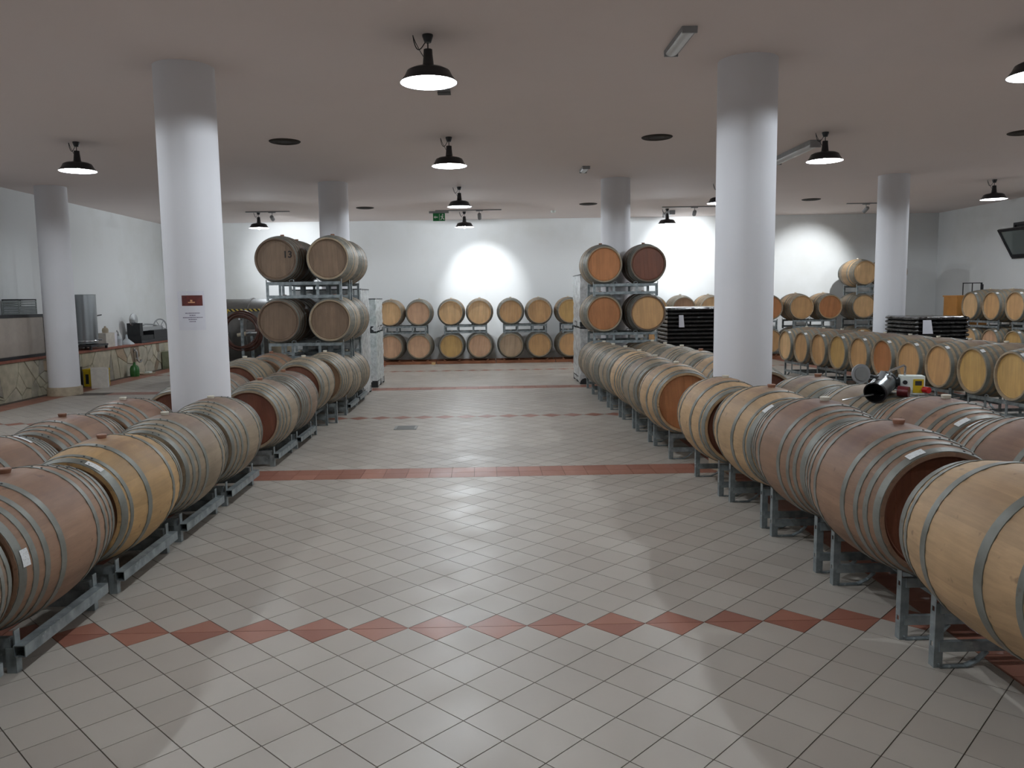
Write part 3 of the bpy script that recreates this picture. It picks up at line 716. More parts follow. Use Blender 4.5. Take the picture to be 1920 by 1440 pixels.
def back_row():
    G = 'barrels in two tiers along the back wall'
    pairs = [-3.40, -1.91, -.42, 1.05, 2.49, 3.89, 5.295, 6.73, 8.19, 9.73]
    y = 19.95; heads = ['tan', 'tan', 'pale', 'pinkish', 'pale', 'pale', 'tan', 'tan', 'yellow', 'tan', 'pale', 'tan', 'brown', 'pale', 'brown', 'orange', 'tan', 'orange', 'pale', 'tan']
    headb = ['tan', 'tan', 'pinkish', 'pinkish', 'yellow', 'pinkish', 'grey', 'tan', 'tan', 'tan', 'pale', 'tan', 'brown', 'pale', 'brown', 'tan', 'tan', 'tan', 'pale', 'tan']
    zbeam = .095; c = zbeam+RB
    k = 0
    for i, px in enumerate(pairs):
        zb = c+RS-.032; hz = .82-2*RS+.032; dx = .35
        rack(px, y, zb, hz, 'steel rack between the barrel tiers at back wall, %s from wine press' % ORD[i], 'racks along the back wall', feet=False)
        for sx in (-1, 1):
            if i == 0 and sx < 0 and False: continue
            rz = random.uniform(-.02, .02)
            barrel(px+sx*dx, y, c, 'oak barrel on timber beams, lower tier at back wall, %s from wine press' % ORD[k], G, 'weathered', headb[k], random.choice(['four', 'fine']), rz, 'bung_w', boards=(0 < k < 15), back=False, stain=.2)
            barrel(px+sx*dx, y, zb+.032+.82-RS, 'oak barrel on steel rack, upper tier at back wall, %s from wine press' % ORD[k], G, 'pale' if k % 3 else 'weathered', heads[k], random.choice(['four', 'fine']), rz, 'bung_w', boards=(0 < k), back=False, stain=.2)
            k += 1
    # third tier near the right corner
    zb = c+.82+RS-.032; px = 9.745
    rack(px, y, zb, .82-2*RS+.032, 'steel rack carrying the third tier barrels at back wall', 'racks along the back wall', feet=False)
    for q, sx in enumerate((-1, 1)):
        barrel(px+sx*.37, y, zb+.032+.82-RS, 'oak barrel on the third tier at back wall, %s' % ('near the spotlight patch' if q == 0 else 'near the corner'), 'third tier barrels', 'pale', ('pale', 'tan')[q], 'fine', bung='bung_w', back=False, stain=0)
    # timber beams and wedges
    xs = [-4.2, -2.65, -1.15, .32, 1.79, 3.25, 4.63, 6.0, 7.47, 8.9, 10.45]
    for i in range(len(xs)-1):
        for yy, d in ((19.66, 'front'), (20.24, 'rear')):
            t = thing('timber_beam', 'red-brown timber beam on floor under back wall barrels, %s line, %s from wine press' % (d, ORD[i]), 'beam', ((xs[i]+xs[i+1])/2, yy, 0), 0, 'timber beams under the back barrels')
            h = (xs[i+1]-xs[i])/2-.008
            MB().box(-h, h, -.06, .06, 0, .095-(RB-rad(.29))-.0).build('beam', 'beam', t, smooth=False)
            if d == 'front':
                for s in (-.35, .35):
                    for e in (-1, 1):
                        MB().add([(s+e*.12, -.06, .06), (s+e*.2, -.06, .06), (s+e*.2, .03, .06), (s+e*.12, .03, .06), (s+e*.2, -.06, .115), (s+e*.2, .03, .115)], [(0, 1, 4), (3, 5, 2), (0, 4, 5, 3), (1, 2, 5, 4), (0, 3, 2, 1)]).build('wedge', 'beam', t, smooth=False)
    w_ = MB().box(-.045, .045, -.03, .03, 0, .055).build('wood_block', 'wedge', None, (-1.22, 19.5, 0), (0, 0, .1)); tag(w_, 'small pale wood block on floor before the timber beams', 'wood block')
back_row()

def tagged_row():
    """barrels lying across, heads towards the aisle, white tags on the rims"""
    ys = [15.50-.697*i for i in range(10)]
    heads = ['pale', 'tan', 'tan', 'yellow', 'tan', 'orange', 'tan', 'tan', 'yellow', 'yellow', 'yellow']
    hz = .285; c = hz+RS
    xh = lambda y: 6.17-.045*(y-9.3)
    a = -PI/2+.045
    for i in range(0, 10, 2):
        yc = (ys[i]+ys[i+1])/2
        rack(xh(yc)+HB, yc, 0, hz, 'steel rack under tagged barrels facing the pump row, %s from back wall' % ORD[i//2], 'racks of the tagged barrel row', rz=a)
    for i, y in enumerate(ys):
        barrel(xh(y)+HB, y, c, 'oak barrel with white rim tag facing pump row, %s from back wall' % ORD[i], 'tagged barrels facing the pump row', 'weathered', heads[i], 'four', a, 'bung_w', tags=[(.42, .62, -.43, -.385)], back=False, stain=.8)
    # racks by the window wall
    G = 'barrels by the window wall'
    ys2 = [17.05, 16.33, 15.60, 14.88]
    for i in range(0, 4, 2):
        yc = (ys2[i]+ys2[i+1])/2
        rack(10.9, yc, 0, .20, 'steel rack on floor by window wall, %s from honey-coloured cabinet' % ORD[i//2], 'racks by the window wall', rz=-PI/2)
        rack(10.9, yc, .20+2*RS-.032, .77-2*RS+.032, 'steel rack between tiers by window wall, %s from honey-coloured cabinet' % ORD[i//2], 'racks by the window wall', rz=-PI/2, feet=False)
    for i, y in enumerate(ys2):
        barrel(10.9, y, .20+RS, 'oak barrel on lower tier by window wall, %s from honey-coloured cabinet' % ORD[i], G, 'weathered', ('pale', 'pinkish', 'yellow', 'tan')[i], 'four', -PI/2, tags=[(.42, .60, -.43, -.385)], back=False, stain=.3)
        barrel(10.9, y, .20+RS+.77, 'oak barrel on upper tier by window wall, %s from honey-coloured cabinet' % ORD[i], G, 'weathered', ('pale', 'tan', 'tan', 'tan')[i], 'four', -PI/2, tags=[(.42, .60, -.43, -.385)], back=False, stain=.3)
tagged_row()

# ------------------------------------------------------------------ pallets
def wooden_pallet(mb, w_, d):
    for k in range(6): mb.box(-w_/2+k*(w_-.1)/5, -w_/2+.1+k*(w_-.1)/5, -d/2, d/2, .10, .122)
    for k in range(3):
        yy = -d/2+.05+k*(d-.1)/2
        for j in range(3): xx = -w_/2+.06+j*(w_-.12)/2; mb.box(xx-.06, xx+.06, yy-.05, yy+.05, .022, .10)
        mb.box(-w_/2, w_/2, yy-.05, yy+.05, 0, .022)
    return mb
def film_mesh(w_, d, z0, z1, seed):
    rnd = random.Random(seed); per = []; n = 9
    hw, hd = w_/2, d/2
    for k in range(n): per.append((-hw+w_*k/n, -hd))
    for k in range(n): per.append((hw, -hd+d*k/n))
    for k in range(n): per.append((hw-w_*k/n, hd))
    for k in range(n): per.append((-hw, hd-d*k/n))
    m = MB(); vs_ = []; fs = []; R_ = 16; P = len(per)
    for r in range(R_+1):
        z = z0+(z1-z0)*r/R_
        for (x, y) in per:
            j = rnd.uniform(.985, 1.012); vs_.append((x*j, y*j, z+rnd.uniform(-.01, .01)*(0 < r)))
    for r in range(R_):
        for k in range(P): fs.append((r*P+k, r*P+(k+1) % P, (r+1)*P+(k+1) % P, (r+1)*P+k))
    return m.add(vs_, fs)
def wrapped_pallet(x, y, w_, d, tiers, label, core='black', seed=1):
    t = thing('wrapped_pallet', label, 'pallet', (x, y, 0), 0, 'film-wrapped pallets of bottles')
    z = 0
    for k, h in enumerate(tiers):
        wooden_pallet(MB(), w_, d).build('pallet_base', 'dark', t, (0, 0, z), smooth=False)
        core_m = MB(); nl = max(2, int((h-.14)/.30)); lh = (h-.14)/nl
        for l in range(nl):
            core_m.box(-w_/2+.03, w_/2-.03, -d/2+.03, d/2-.03, z+.124+l*lh, z+.124+l*lh+lh*.92)
            core_m.box(-w_/2+.02, w_/2-.02, -d/2+.02, d/2-.02, z+.124+l*lh+lh*.93, z+.124+l*lh+lh*.995)
        core_m.build('bottle_block', 'blackfilm' if core == 'black' else core, t, smooth=False)
        f = film_mesh(w_, d, z+.03, z+h, seed+k).build('stretch_film', 'film', t)
        z += h
    MB().box(-w_/2-.005, w_/2+.005, -d/2-.005, d/2+.005, z-.012, z+.004).build('top_sheet', 'dark', t, smooth=False)
wrapped_pallet(-2.52, 13.48, 1.10, .94, [1.78], 'tall film-wrapped pallet behind the number 13 stack', seed=3)
wrapped_pallet(-2.49, 15.05, 1.10, 1.0, [1.0, .62], 'two-tier film-wrapped pallet with greenish glass beyond the tall one', 'glassgreen', seed=5)
wrapped_pallet(2.36, 15.08, 1.16, 1.1, [1.02, .98], 'two-tier film-wrapped pallet behind the pump row stack', seed=9)

def black_pallet(x, y, w_, d, z0, n, lh, label, sheet):
    t = thing('black_wrapped_stack', label, 'pallet', (x, y, 0))
    if z0 > .1: wooden_pallet(MB(), w_, d).build('pallet_base', 'wedge', t, smooth=False)
    rnd = random.Random(n)
    for k in range(n):
        m = MB(); ring = []; prof = [(-.06, .0), (-.028, .10), (-.010, .24), (0, .42), (0, .56), (-.010, .74), (-.028, .90), (-.06, 1.0)]
        per = []; a = 22; b = 18
        for i in range(a): per.append((-w_/2+w_*i/a, -d/2, 0, -1))
        for i in range(b): per.append((w_/2, -d/2+d*i/b, 1, 0))
        for i in range(a): per.append((w_/2-w_*i/a, d/2, 0, 1))
        for i in range(b): per.append((-w_/2, d/2-d*i/b, -1, 0))
        vs_ = []; fs = []; P = len(per); jit = [rnd.uniform(-.008, .008)+(.012 if i % 2 else 0) for i in range(P)]
        for o, f in prof:
            for i, (px, py, nx, ny) in enumerate(per): e = o+jit[i]; vs_.append((px+nx*e, py+ny*e, z0+k*lh+f*lh))
        for r in range(len(prof)-1):
            for i in range(P): fs.append((r*P+i, r*P+(i+1) % P, (r+1)*P+(i+1) % P, (r+1)*P+i))
        fs.append(tuple((len(prof)-1)*P+i for i in range(P))); fs.append(tuple(range(P-1, -1, -1)))
        m.add(vs_, fs).build('bottle_layer', 'blackfilm', t)
    for (sx, sz, sw, sh) in sheet:
        MB().add([(sx, -d/2-.028, sz), (sx+sw, -d/2-.028, sz), (sx+sw*.8, -d/2-.02, sz+sh), (sx, -d/2-.02, sz+sh)], [(0, 1, 2, 3)]).build('paper_sheet', 'paper', t, smooth=False)
black_pallet(3.98, 15.0, 1.24, 1.1, .13, 17, .0735, 'tall black-wrapped stack of bottle layers behind the pump row column', [(-.42, 1.02, .10, .22)])
black_pallet(7.43, 13.30, .82, 1.1, .13, 16, .0665, 'low black-wrapped stack with white paper sheet behind tagged barrels', [(-.36, .92, .17, .22)])

# ------------------------------------------------------------------ notice on column
def notice():
    cx, cy = CX[1], CY[0]; t = thing('paper_notice', 'paper notice with dark red picture taped on the white column', 'notice', (cx, cy, 0))
    a_c = math.atan2(0-cx, 0-cy)-.0    # direction from column to camera in plan
    base = math.atan2(-cy, -cx)        # angle of camera direction
    def patch(name, mat, s0, s1, z0, z1, off, parent, n=8):
        r = COLR+off; vs_ = []
        for z in (z0, z1):
            for i in range(n+1):
                a = base+(s0+(s1-s0)*i/n)/COLR; vs_.append((r*math.cos(a), r*math.sin(a), z))
        return MB().add(vs_, [(i, i+1, n+2+i, n+1+i) for i in range(n)]).build(name, mat, parent)
    c = -.037
    s = patch('sheet', 'paper', c-.125, c+.105, 1.36, 1.70, .001, t)
    p = patch('picture', 'redprint', c-.085, c+.088, 1.572, 1.662, .002, s)
    patch('emblem_base', 'cream_print', c-.032, c+.025, 1.596, 1.606, .003, t)
    patch('emblem_top', 'cream_print', c-.013, c+.005, 1.608, 1.624, .003, t)
    for z, w_ in ((1.505, .12), (1.486, .05), (1.467, .165), (1.450, .07), (1.432, .055)):
        x = -w_/2
        while x < w_/2:
            L = random.uniform(.007, .018); patch('text_line', 'ink', c+x, c+min(x+L, w_/2), z, z+.006, .0022, s, 2); x += L+.003
    patch('tape', 'signwhite', c-.045, c-.03, 1.668, 1.676, .0026, s, 2)
    patch('tape', 'signwhite', c-.042, c-.034, 1.705, 1.712, .0026, s, 2)
notice()

# ------------------------------------------------------------------ steel pump on the barrels
def pump():
    t = thing('steel_pump', 'steel cylinder pump with white motor box lying on the barrels', 'pump', (2.64, 5.29, .930))
    ax = Vector((.72, .66, .33)).normalized(); sd = Vector((.68, -.73, 0)).normalized()
    def at(s, side=0, up=0): return ax*s+sd*side+Vector((0, 0, up))
    q = Matrix.Translation(at(0)) @ ax.to_track_quat('Z', 'Y').to_matrix().to_4x4()
    MB().lathe([(.0665, -.005), (.070, -.005), (.070, .17), (.0, .17)], 32, q).build('barrel_casing', 'steel', t)
    MB().lathe([(.067, -.02), (.075, -.02), (.075, -.004), (.067, -.004), (.067, -.02)], 32, q).build('front_ring', 'black', t)
    MB().lathe([(.0668, -.018), (.066, .0), (.064, .13), (.0, .13)], 32, q).build('rubber_lining', 'black_rubber', t)
    MB().cyl(at(.17), at(.19), .074, n=32).build('rear_flange', 'dark', t)
    MB().tube([at(-.02, -.01, -.01), (-.12, -.04, -.022), (-.255, -.06, -.042)], .006).build('rod', 'chrome', t)
    d0 = Vector((-.10, .02, .123)); dn = Vector((.12, -1, .1)).normalized()
    MB().cyl(d0, d0+dn*.012, .066, n=32).build('lid_disc', 'fixture', t)
    MB().cyl(d0+dn*.012, d0+dn*.02, .048, n=32).build('lid_plate', 'drain', t)
    MB().tube([d0, (.0, .04, .10), at(.06, .0, .075)], .012).build('lid_hinge', 'dark', t)
    MB().cyl(at(.05, 0, .06), at(.09, .01, .10), .019, n=12).build('valve_cap', 'fixture', t)
    m = Matrix.Translation((.262, .045, .042)) @ Matrix.Rotation(-.30, 4, 'Z')
    b = MB().box(-.072, .072, -.055, .055, -.062, .062, m).build('motor_box', 'signwhite', t, smooth=False)
    MB().box(.0, .064, -.0575, -.055, -.05, .042, m).build('yellow_plate', 'yellow', b, smooth=False)
    MB().box(.012, .052, -.059, -.0574, .0, .03, m).build('plate_print', 'dark', b, smooth=False)
    MB().cyl(m @ Vector((.066, -.055, -.028)), m @ Vector((.09, -.09, -.028)), .021, n=16).build('red_knob', 'redknob', b)
    MB().cyl(m @ Vector((-.05, -.055, .02)), m @ Vector((-.05, -.067, .02)), .014, n=14).build('gland', 'dark', b)
    MB().cyl((.15, .0, .005), (.20, -.045, .002), .036, n=18).build('red_coupling', 'darkred', t)
    MB().tube([(.14, .07, .06), (.118, .06, .125), (.125, .06, .138), (.215, .06, .172), (.225, .06, .165), (.222, .06, .07)], .0075).build('handle', 'chrome', t)
    MB().tube([at(.16, 0, .0), (.17, .08, .055), (.20, .08, .055)], .035).build('drive_neck', 'dark', t)
pump()

# ------------------------------------------------------------------ stone bench and its things
BXF, BZ = -7.88, .69
def bench():
    y0, y1 = 12.2, YB
    t = thing('stone_bench', 'low stone-faced bench with terracotta ledge along the side wall', 'bench', (0, 0, 0))
    MB().box(XL+.004, BXF-.02, y0, y1-.004, 0, BZ-.05).build('core', 'mortar', t, smooth=False)
    rnd = random.Random(4)
    n = 32
    for k in range(n):
        a, b = y0+(y1-y0)*k/n, y0+(y1-y0)*(k+1)/n
        MB().box(XL+.004, BXF+.03, a+.002, b-.002, BZ-.045, BZ).build('ledge_tile', 'terr', t, smooth=False)
    seeds = [(rnd.uniform(y0, y1), rnd.uniform(0, BZ-.05)) for _ in range(92)]
    for i, (sy, sz) in enumerate(seeds):
        poly = [(y0, 0), (y1, 0), (y1, BZ-.055), (y0, BZ-.055)]
        for j, (qy, qz) in enumerate(seeds):
            if i == j: continue
            ny, nz = qy-sy, qz-sz; L = math.hypot(ny, nz)
            if L > 2.5: continue
            ny, nz = ny/L, nz/L; lim = ny*(sy+qy)/2+nz*(sz+qz)/2-.008; out = []
            for k, p in enumerate(poly):
                q = poly[(k+1) % len(poly)]; a = lim-(ny*p[0]+nz*p[1]); b = lim-(ny*q[0]+nz*q[1])
                if a >= 0: out.append(p)
                if (a >= 0) != (b >= 0): s = a/(a-b); out.append((p[0]+s*(q[0]-p[0]), p[1]+s*(q[1]-p[1])))
            poly = out
            if len(poly) < 3: break
        if len(poly) < 3: continue
        m = len(poly); e = rnd.uniform(0, .012)
        MB().add([(BXF-.004+e, p[0], p[1]) for p in poly]+[(BXF-.03, p[0], p[1]) for p in poly], [tuple(range(m))]+[(k, m+k, m+(k+1) % m, (k+1) % m) for k in range(m)]).build('stone', 'stone', t, smooth=False)
    # red-brown skirting tiles on the floor line
    return t
bench()
def bench_things():
    xc = -8.06; z = BZ
    t = thing('storage_chest', 'taupe square chest with black edges on the stone bench', 'chest', (-8.09, 13.76, z))
    MB().box(-.19, .19, -.70, .70, .05, .70).build('body', 'tan', t, smooth=False); MB().box(-.2, .2, -.71, .71, .70, .75).build('lid', 'black', t, smooth=False)
    MB().box(-.2, .2, -.71, .71, 0, .05).build('base', 'black', t, smooth=False)
    MB().box(.19, .198, -.68, .68, .06, .69).build('front_panel', 'tan', t, smooth=False)
    for s in (-1, 1): MB().box(.186, .2, s*.70-.01, s*.70+.01, .05, .70).build('edge_trim', 'black', t, smooth=False)
    t = thing('plastic_crate', 'grey smoked plastic crate with dark rim on the taupe chest', 'crate', (-8.09, 14.10, z+.752))
    for k in range(6):
        MB().box(-.14, .14, -.27, -.262, .0+.04*k, .03+.04*k).build('slat', 'greengrey', t, smooth=False); MB().box(.132, .14, -.27, .27, .0+.04*k, .03+.04*k).build('slat', 'greengrey', t, smooth=False)
        MB().box(-.14, .14, .262, .27, .0+.04*k, .03+.04*k).build('slat', 'greengrey', t, smooth=False)
    MB().box(-.13, .125, -.255, .255, .0, .12).build('contents', 'paper', t, smooth=False)
    MB().box(-.145, .145, -.275, .275, .24, .265).build('rim', 'dark', t, smooth=False)
    for sx in (-1, 1):
        for sy in (-1, 1): MB().box(sx*.137-.008, sx*.137+.008, sy*.267-.008, sy*.267+.008, 0, .24).build('corner_post', 'greengrey', t, smooth=False)
    # tank on burner
    t = thing('burner_stand', 'black iron burner stand under the steel tank', 'burner', (xc+.03, 16.30, z))
    MB().box(-.24, .24, -.36, .36, .06, .10).build('top_frame', 'black', t, smooth=False)
    for sx in (-1, 1):
        for sy in (-1, 1): MB().box(sx*.21-.02, sx*.21+.02, sy*.33-.02, sy*.33+.02, 0, .06).build('leg', 'black', t, smooth=False)
    for k in range(3): MB().lathe([(.06, .1), (.06, .115), (.045, .118), (.0, .118)], 16, Matrix.Translation((0, -.22+.22*k, 0))).build('burner_ring', 'dark', t)
    t = thing('steel_tank', 'tall open stainless steel tank on the burner stand', 'tank', (xc+.03, 16.28, z+.119))
    R_ = .205; H_ = .98
    MB().lathe([(.0, 0), (R_, 0), (R_, H_), (R_+.008, H_+.006), (R_-.004, H_+.006), (R_-.006, .02), (.0, .02)], 40).build('shell', 'steel', t)
    MB().lathe([(R_, .03), (R_+.006, .04), (R_+.006, .055), (R_, .065)], 40).build('band', 'chrome', t)
    MB().tube([(R_*.6, R_*.75, .55), (R_*.75, R_*1.0, .56), (R_*.85, R_*1.45, .57)], .012).build('side_handle', 'dark', t)
    MB().cyl((R_-.01, .04, .07), (R_+.07, .05, .07), .014).build('tap', 'chrome', t)
    t = thing('gas_hose', 'black gas pipe with regulator hanging from the burner stand', 'gas pipe', (BXF+.06, 15.42, 0))
    MB().box(-.015, .015, -.05, .05, .38, .64).build('pipe', 'black', t, smooth=False); MB().box(-.03, .03, -.09, .09, 0, .40).build('regulator', 'black', t, smooth=False)
    # white box, bottles
    t = thing('white_carton', 'white carton with a brown jug lid on top, beside steel tank', 'carton', (xc+.04, 17.05, z))
    MB().box(-.10, .10, -.20, .20, 0, .30).build('box', 'card', t, smooth=False); MB().box(-.098, .098, .2, .31, 0, .28).build('side_flap', 'paper', t, smooth=False)
    MB().lathe([(.06, .30), (.065, .36), (.05, .40), (.02, .415), (.02, .44), (.0, .445)], 16).build('lid_pot', 'stonebase', t)
    t = thing('spray_bottle', 'clear spray bottle on stone bench beside white carton', 'bottle', (xc+.05, 17.62, z))
    MB().lathe([(.0, 0), (.07, 0), (.075, .14), (.03, .19), (.02, .21)], 16, Matrix.Diagonal((1, 1, 1, 1))).build('bottle', 'clear', t); MB().lathe([(.022, .21), (.022, .25), (.0, .25)], 12).build('collar', 'fixture', t)
    MB().tube([(0, 0, .25), (0, -.01, .29), (0, -.06, .32)], .014).build('trigger', 'fixture', t)
    t = thing('white_funnel', 'white plastic funnel lying by the slicer on bench', 'funnel', (xc+.05, 18.02, z))
    MB().lathe([(.16, 0), (.155, .02), (.03, .13), (.018, .22), (.012, .22), (.024, .13), (.15, .02), (.155, 0)], 24).build('cone', 'clear', t)
    # slicer
    t = thing('meat_slicer', 'silver flywheel slicing machine with round blade on stone bench', 'slicer', (xc+.02, 19.35, z))
    MB().box(-.2, .2, -.95, .75, 0, .07).build('base', 'black', t, smooth=False); MB().box(-.16, .18, -.9, -.1, .07, .17).build('plinth', 'dark', t, smooth=False)
    MB().box(-.12, .12, -.85, .5, .27, .36).build('carriage', 'chrome', t, smooth=False); MB().box(-.15, .15, -.88, -.72, .15, .46).build('upright_housing', 'dark', t, smooth=False)
    MB().box(-.14, .19, -.2, .7, .07, .27).build('drive_box', 'black', t, smooth=False)
    bx = Matrix.Translation((.0, -.85, .53)) @ Matrix.Rotation(PI/2, 4, 'Y') @ Matrix.Rotation(.2, 4, 'X')
    MB().lathe([(.0, -.01), (.15, -.004), (.155, 0), (.15, .012), (.04, .03), (.0, .035)], 32, bx).build('blade', 'chrome', t)
    wm = Matrix.Translation((.08, .45, .33)) @ Matrix.Rotation(PI/2, 4, 'Y') @ Matrix.Rotation(.5, 4, 'X')
    wh = MB().tube([wm @ Vector((.19*math.cos(2*PI*k/28), .19*math.sin(2*PI*k/28), 0)) for k in range(28)], .016, 8, True).build('flywheel', 'fixture', t)
    for k in range(5): a = 2*PI*k/5; MB().cyl(wm @ Vector((0, 0, 0)), wm @ Vector((.18*math.cos(a), .18*math.sin(a), 0)), .01).build('spoke', 'fixture', wh)
    MB().tube([(0, -.6, .36), (.02, -.3, .42), (.05, .1, .40), (.08, .42, .34)], .022).build('shaft', 'chrome', t)
    # floor things in front of the bench
    t = thing('yellow_crate', 'yellow plastic crate on floor between column and bench', 'crate', (-7.62, 15.72, 0))
    MB().box(-.19, .19, -.14, .14, 0, .33).build('body', 'yellow', t, smooth=False); MB().box(-.2, .2, -.15, .15, .30, .34).build('rim', 'yellow', t, smooth=False)
    MB().box(.05, .11, -.145, -.139, .08, .2).build('print', 'dark', t, smooth=False); MB().box(-.15, -.09, -.145, -.139, .05, .24).build('print', 'dark', t, smooth=False)
    t = thing('cardboard_box', 'white cardboard box standing before the yellow crate', 'box', (-7.37, 15.33, 0), .35)
    MB().box(-.145, .145, -.12, .12, 0, .37).build('body', 'card', t, smooth=False); MB().box(-.145, .145, -.12, -.11, .37, .40, Matrix.Rotation(-.04, 4, 'X')).build('flap', 'card', t, smooth=False)
    MB().box(.1452, .1465, -.11, .11, .02, .36).build('side_sheet', 'paper', t, smooth=False)
    t = thing('green_jug', 'green glass demijohn on floor by the bench tap', 'jug', (-7.70, 17.62, 0))
    MB().lathe([(.0, 0), (.09, 0), (.098, .03), (.098, .17), (.075, .23), (.03, .26), (.024, .29), (.0, .29)], 24).build('body', 'greenjug', t); MB().lathe([(.028, .27), (.028, .31), (.0, .312)], 14).build('cap', 'greenjug', t)
    t = thing('wall_tap', 'chrome swan-neck tap on the stone bench face', 'tap', (BXF+.008, 18.05, 0))
    MB().tube([(0, 0, .56), (.03, 0, .56), (.05, 0, .52), (.05, 0, .38), (.06, .02, .31), (.08, .06, .28), (.09, .11, .29), (.09, .13, .33)], .022).build('spout', 'chrome', t)
    MB().cyl((.05, -.07, .37), (.05, .07, .37), .012).build('lever', 'chrome', t); MB().lathe([(.04, 0), (.04, .012), (.0, .012)], 16, Matrix.Translation((0, 0, .56)) @ Matrix.Rotation(PI/2, 4, 'Y')).build('rose', 'chrome', t)
    t = thing('stone_basin', 'flat pale stone basin with soap on floor below the tap', 'basin', (-7.66, 18.12, 0))
    MB().lathe([(.0, .012), (.15, .012), (.17, .035), (.19, .035), (.18, 0), (.0, 0)], 28, Matrix.Diagonal((1, 1.25, 1, 1))).build('dish', 'stonebase', t); MB().box(-.04, .07, .0, .16, .013, .05).build('soap', 'signwhite', t, smooth=False)
    t = thing('olive_carton', 'olive-green carton on floor at end of stone bench', 'carton', (-7.68, 19.75, 0))
    MB().box(-.17, .17, -.22, .22, 0, .42).build('body', 'card2', t, smooth=False); MB().box(-.172, .172, -.222, .222, .30, .315).build('tape', 'card', t, smooth=False); MB().box(-.16, .16, -.235, -.222, .05, .4).build('end_flap', 'card2', t, smooth=False)
bench_things()

# ------------------------------------------------------------------ wine press and hoses behind the stack
def press():
    t = thing('wine_press', 'large grey horizontal wine press with hazard stripe behind number 13 stack', 'wine press', (-4.75, 17.0, 0))
    R_ = .66; zc = 1.0
    m = Matrix.Translation((0, 0, zc)) @ Matrix.Rotation(PI/2, 4, 'Y')
    MB().lathe([(.0, -1.25), (R_*.6, -1.22), (R_*.92, -1.1), (R_, -.95), (R_, .35), (R_-.005, .35)], 48, m).build('drum', 'press', t)
    MB().lathe([(R_-.004, .35), (R_-.004, .62), (R_*.9, .9), (R_*.6, 1.08), (.0, 1.12)], 48, m).build('end_cover', 'cream', t)
    for x in (-.75, -.1): MB().lathe([(R_, x-.03), (R_+.022, x-.02), (R_+.022, x+.02), (R_, x+.03)], 48, m).build('drum_band', 'press', t)
    a = math.radians(38); yy = -R_*math.cos(a)-.012; zz = zc+R_*math.sin(a)
    MB().box(-1.0, .55, yy, yy+.008, zz, zz+.05, ).build('hazard_strip', 'hazard', t, smooth=False)
    MB().box(-.58, -.47, yy-.012, yy-.006, zz-.11, zz+.03).build('warning_label', 'yellow', t, smooth=False)
    MB().box(-.555, -.495, yy-.014, yy-.0119, zz-.06, zz-.0).build('label_print', 'dark', t, smooth=False)
    for x in (-.9, .7):
        for s in (-1, 1): MB().bar((x, s*.5, 0), (x, s*.42, .62), .08, .08).build('leg', 'dark', t, smooth=False)
    MB().box(-1.1, .95, -.52, -.44, .18, .28).build('frame_rail', 'dark', t, smooth=False); MB().box(-1.1, .95, .44, .52, .18, .28).build('frame_rail', 'dark', t, smooth=False)
    MB().cyl((-1.3, -.72, .98), (-.45, -.74, .92), .075, .06, 20).build('feed_pipe', 'cream', t)
    MB().cyl((-.45, -.74, .92), (-.40, -.74, .917), .08, n=20).build('pipe_collar', 'chrome', t)
    t = thing('coiled_hose', 'brown coiled hose hung beside the wine press', 'hose', (-4.72, 15.62, 0))
    pts = []
    for k in range(150):
        a = 2*PI*k/30; r = .30+.012*math.sin(k*.7)+.022*(k//30); pts.append((r*math.cos(a), .03*(k/30)+.03*math.sin(a*.5), 1.02+r*math.sin(a)))
    MB().tube(pts, .020, 8).build('hose_coil', 'hose', t)
    MB().bar((0, .1, 0), (0, .1, 1.3), .05, .05).build('stand_post', 'galv', t, smooth=False); MB().bar((-.22, .1, .02), (.22, .1, .02), .05, .04).build('stand_foot', 'galv', t, smooth=False); MB().cyl((0, .1, 1.27), (0, -.06, 1.27), .02).build('stand_hook', 'chrome', t)
    t = thing('transfer_pump', 'small steel transfer pump in front of wine press', 'pump', (-4.52, 16.02, 0))
    MB().cyl((-.2, 0, .98), (.12, 0, .98), .07, n=20).build('body', 'chrome', t); MB().cyl((-.12, 0, .98), (-.38, -.05, .94), .05, .035, 16).build('outlet', 'cream', t)
    MB().bar((-.1, 0, 0), (-.1, 0, .93), .05, .05).build('leg', 'galv', t, smooth=False); MB().bar((.1, 0, 0), (.1, 0, .93), .05, .05).build('leg', 'galv', t, smooth=False)
    MB().box(-.18, .18, -.15, .15, .2, .26).build('shelf', 'galv', t, smooth=False)
    for i, (x, y, h, lab) in enumerate([(-5.45, 15.6, .72, 'dark blue tub under the press feed pipe'), (-4.05, 15.45, .55, 'dark blue tub under the coiled hose')]):
        t = thing('blue_tub', lab, 'tub', (x, y, 0), 0, 'dark blue tubs by the press')
        MB().lathe([(.0, 0), (.24, 0), (.28, h), (.30, h), (.30, h+.02), (.27, h+.02), (.23, .03), (.0, .03)], 28).build('shell', 'blue', t); MB().lathe([(.288, h-.1), (.3, h-.095), (.29, h-.08)], 28).build('rib', 'blue', t)
    t = thing('hose_trolley', 'grey metal trolley frame by the blue tub', 'trolley', (-5.05, 14.85, 0))
    for sx in (-.22, .22):
        MB().tube([(sx, -.2, .03), (sx, -.15, .55), (sx, .1, .72), (sx, .2, .03)], .018).build('side_loop', 'galv', t)
    MB().box(-.24, .24, -.18, .18, .16, .2).build('deck', 'dark', t, smooth=False); MB().box(-.2, .2, -.12, .12, .2, .5).build('motor', 'dark', t, smooth=False)
    MB().cyl((-.24, -.1, .62), (.24, -.1, .62), .016).build('handle_bar', 'chrome', t)
press()

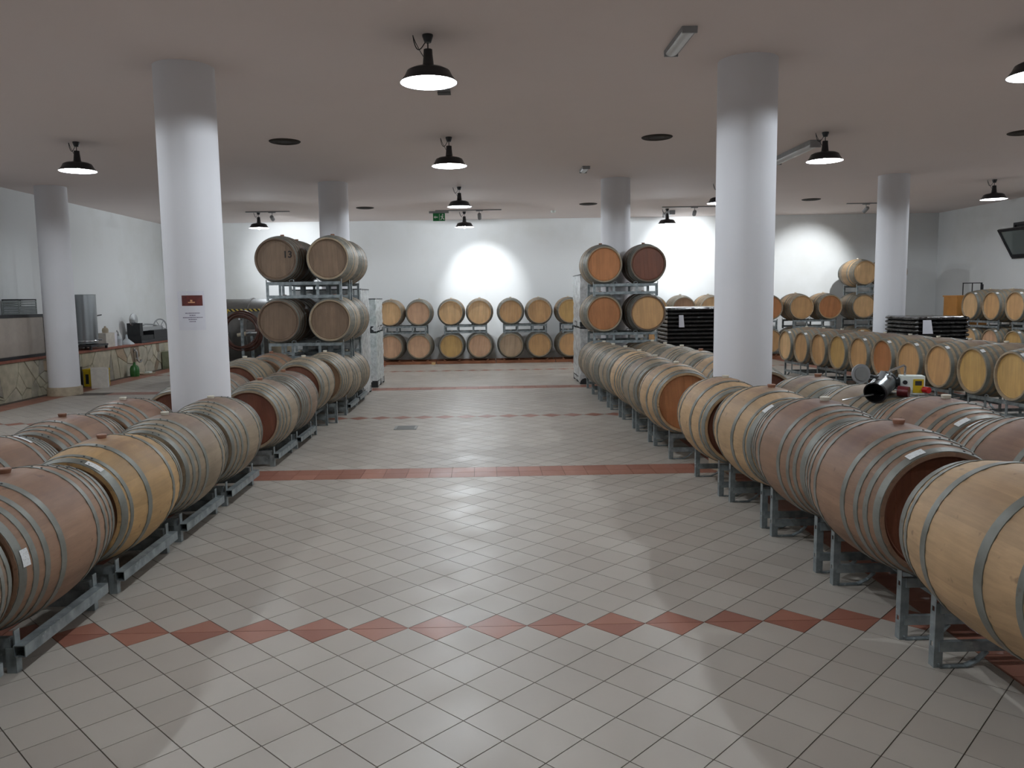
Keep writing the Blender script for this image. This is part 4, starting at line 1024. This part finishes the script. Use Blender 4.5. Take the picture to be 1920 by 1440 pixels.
# ------------------------------------------------------------------ cabinet and window by the far corner
def far_right():
    t = thing('wooden_cabinet', 'honey-coloured wooden cabinet standing in the corner by window wall', 'cabinet', (10.98, 18.05, 0))
    MB().box(-.35, .35, -.25, .25, 0, 1.47).build('body', 'cab', t, smooth=False); MB().box(-.37, .37, -.27, .27, 1.47, 1.50).build('top', 'cab', t, smooth=False)
    for s in (-1, 1):
        d = MB().box(s*.175-.168, s*.175+.168, -.262, -.25, .06, 1.44).build('door', 'cab', t, smooth=False); MB().cyl((s*.03, -.262, .8), (s*.03, -.285, .8), .012).build('knob', 'dark', d)
    t = thing('metal_frame', 'thin black metal frame standing on the honey-coloured cabinet', 'frame', (11.12, 18.05, 1.502))
    for x in (-.21, .0): MB().box(x-.008, x+.008, -.008, .008, 0, .26).build('post', 'black', t, smooth=False)
    MB().box(.195, .225, -.015, .015, 0, .26).build('post', 'black', t, smooth=False)
    MB().box(-.22, .225, -.01, .01, .26, .28).build('top_bar', 'black', t, smooth=False); MB().box(.2, .245, -.02, .02, .12, .24).build('clamp', 'black', t, smooth=False)
    # hopper window tilted into the room
    wz0, wz1, y0, y1 = 2.35, 3.05, 16.3, 17.95
    w1 = thing('window_1', 'black-framed hopper window tilted open on the side wall', 'window', (XR, 0, 0)); struct(w1)
    for a in ((y0, y1, wz0-.05, wz0), (y0, y1, wz1, wz1+.05)): MB().box(-.05, 0, a[0]-.05, a[1]+.05, a[2], a[3]).build('fixed_frame', 'black', w1, smooth=False)
    for yy in (y0-.05, y1): MB().box(-.05, 0, yy, yy+.05, wz0, wz1).build('fixed_frame', 'black', w1, smooth=False)
    MB().box(-.012, -.004, y0, y1, wz0, wz1).build('outer_pane', 'dark', w1, smooth=False)
    h = wz1-wz0; m = Matrix.Translation((-.06, 0, wz0)) @ Matrix.Rotation(-.52, 4, 'Y')
    s = .06
    fr = MB().box(-.045, 0, y0, y1, 0, s, m).box(-.045, 0, y0, y1, h-s, h, m).box(-.045, 0, y0, y0+s, s, h-s, m).box(-.045, 0, y1-s, y1, s, h-s, m).build('sash', 'black', w1, smooth=False)
    MB().box(-.028, -.02, y0+s, y1-s, s, h-s, m).build('pane', 'glass', fr, smooth=False)
    MB().box(-.075, -.045, y0+.6, y0+.8, h-.06, h+.02, m).build('latch', 'black', fr, smooth=False)
far_right()
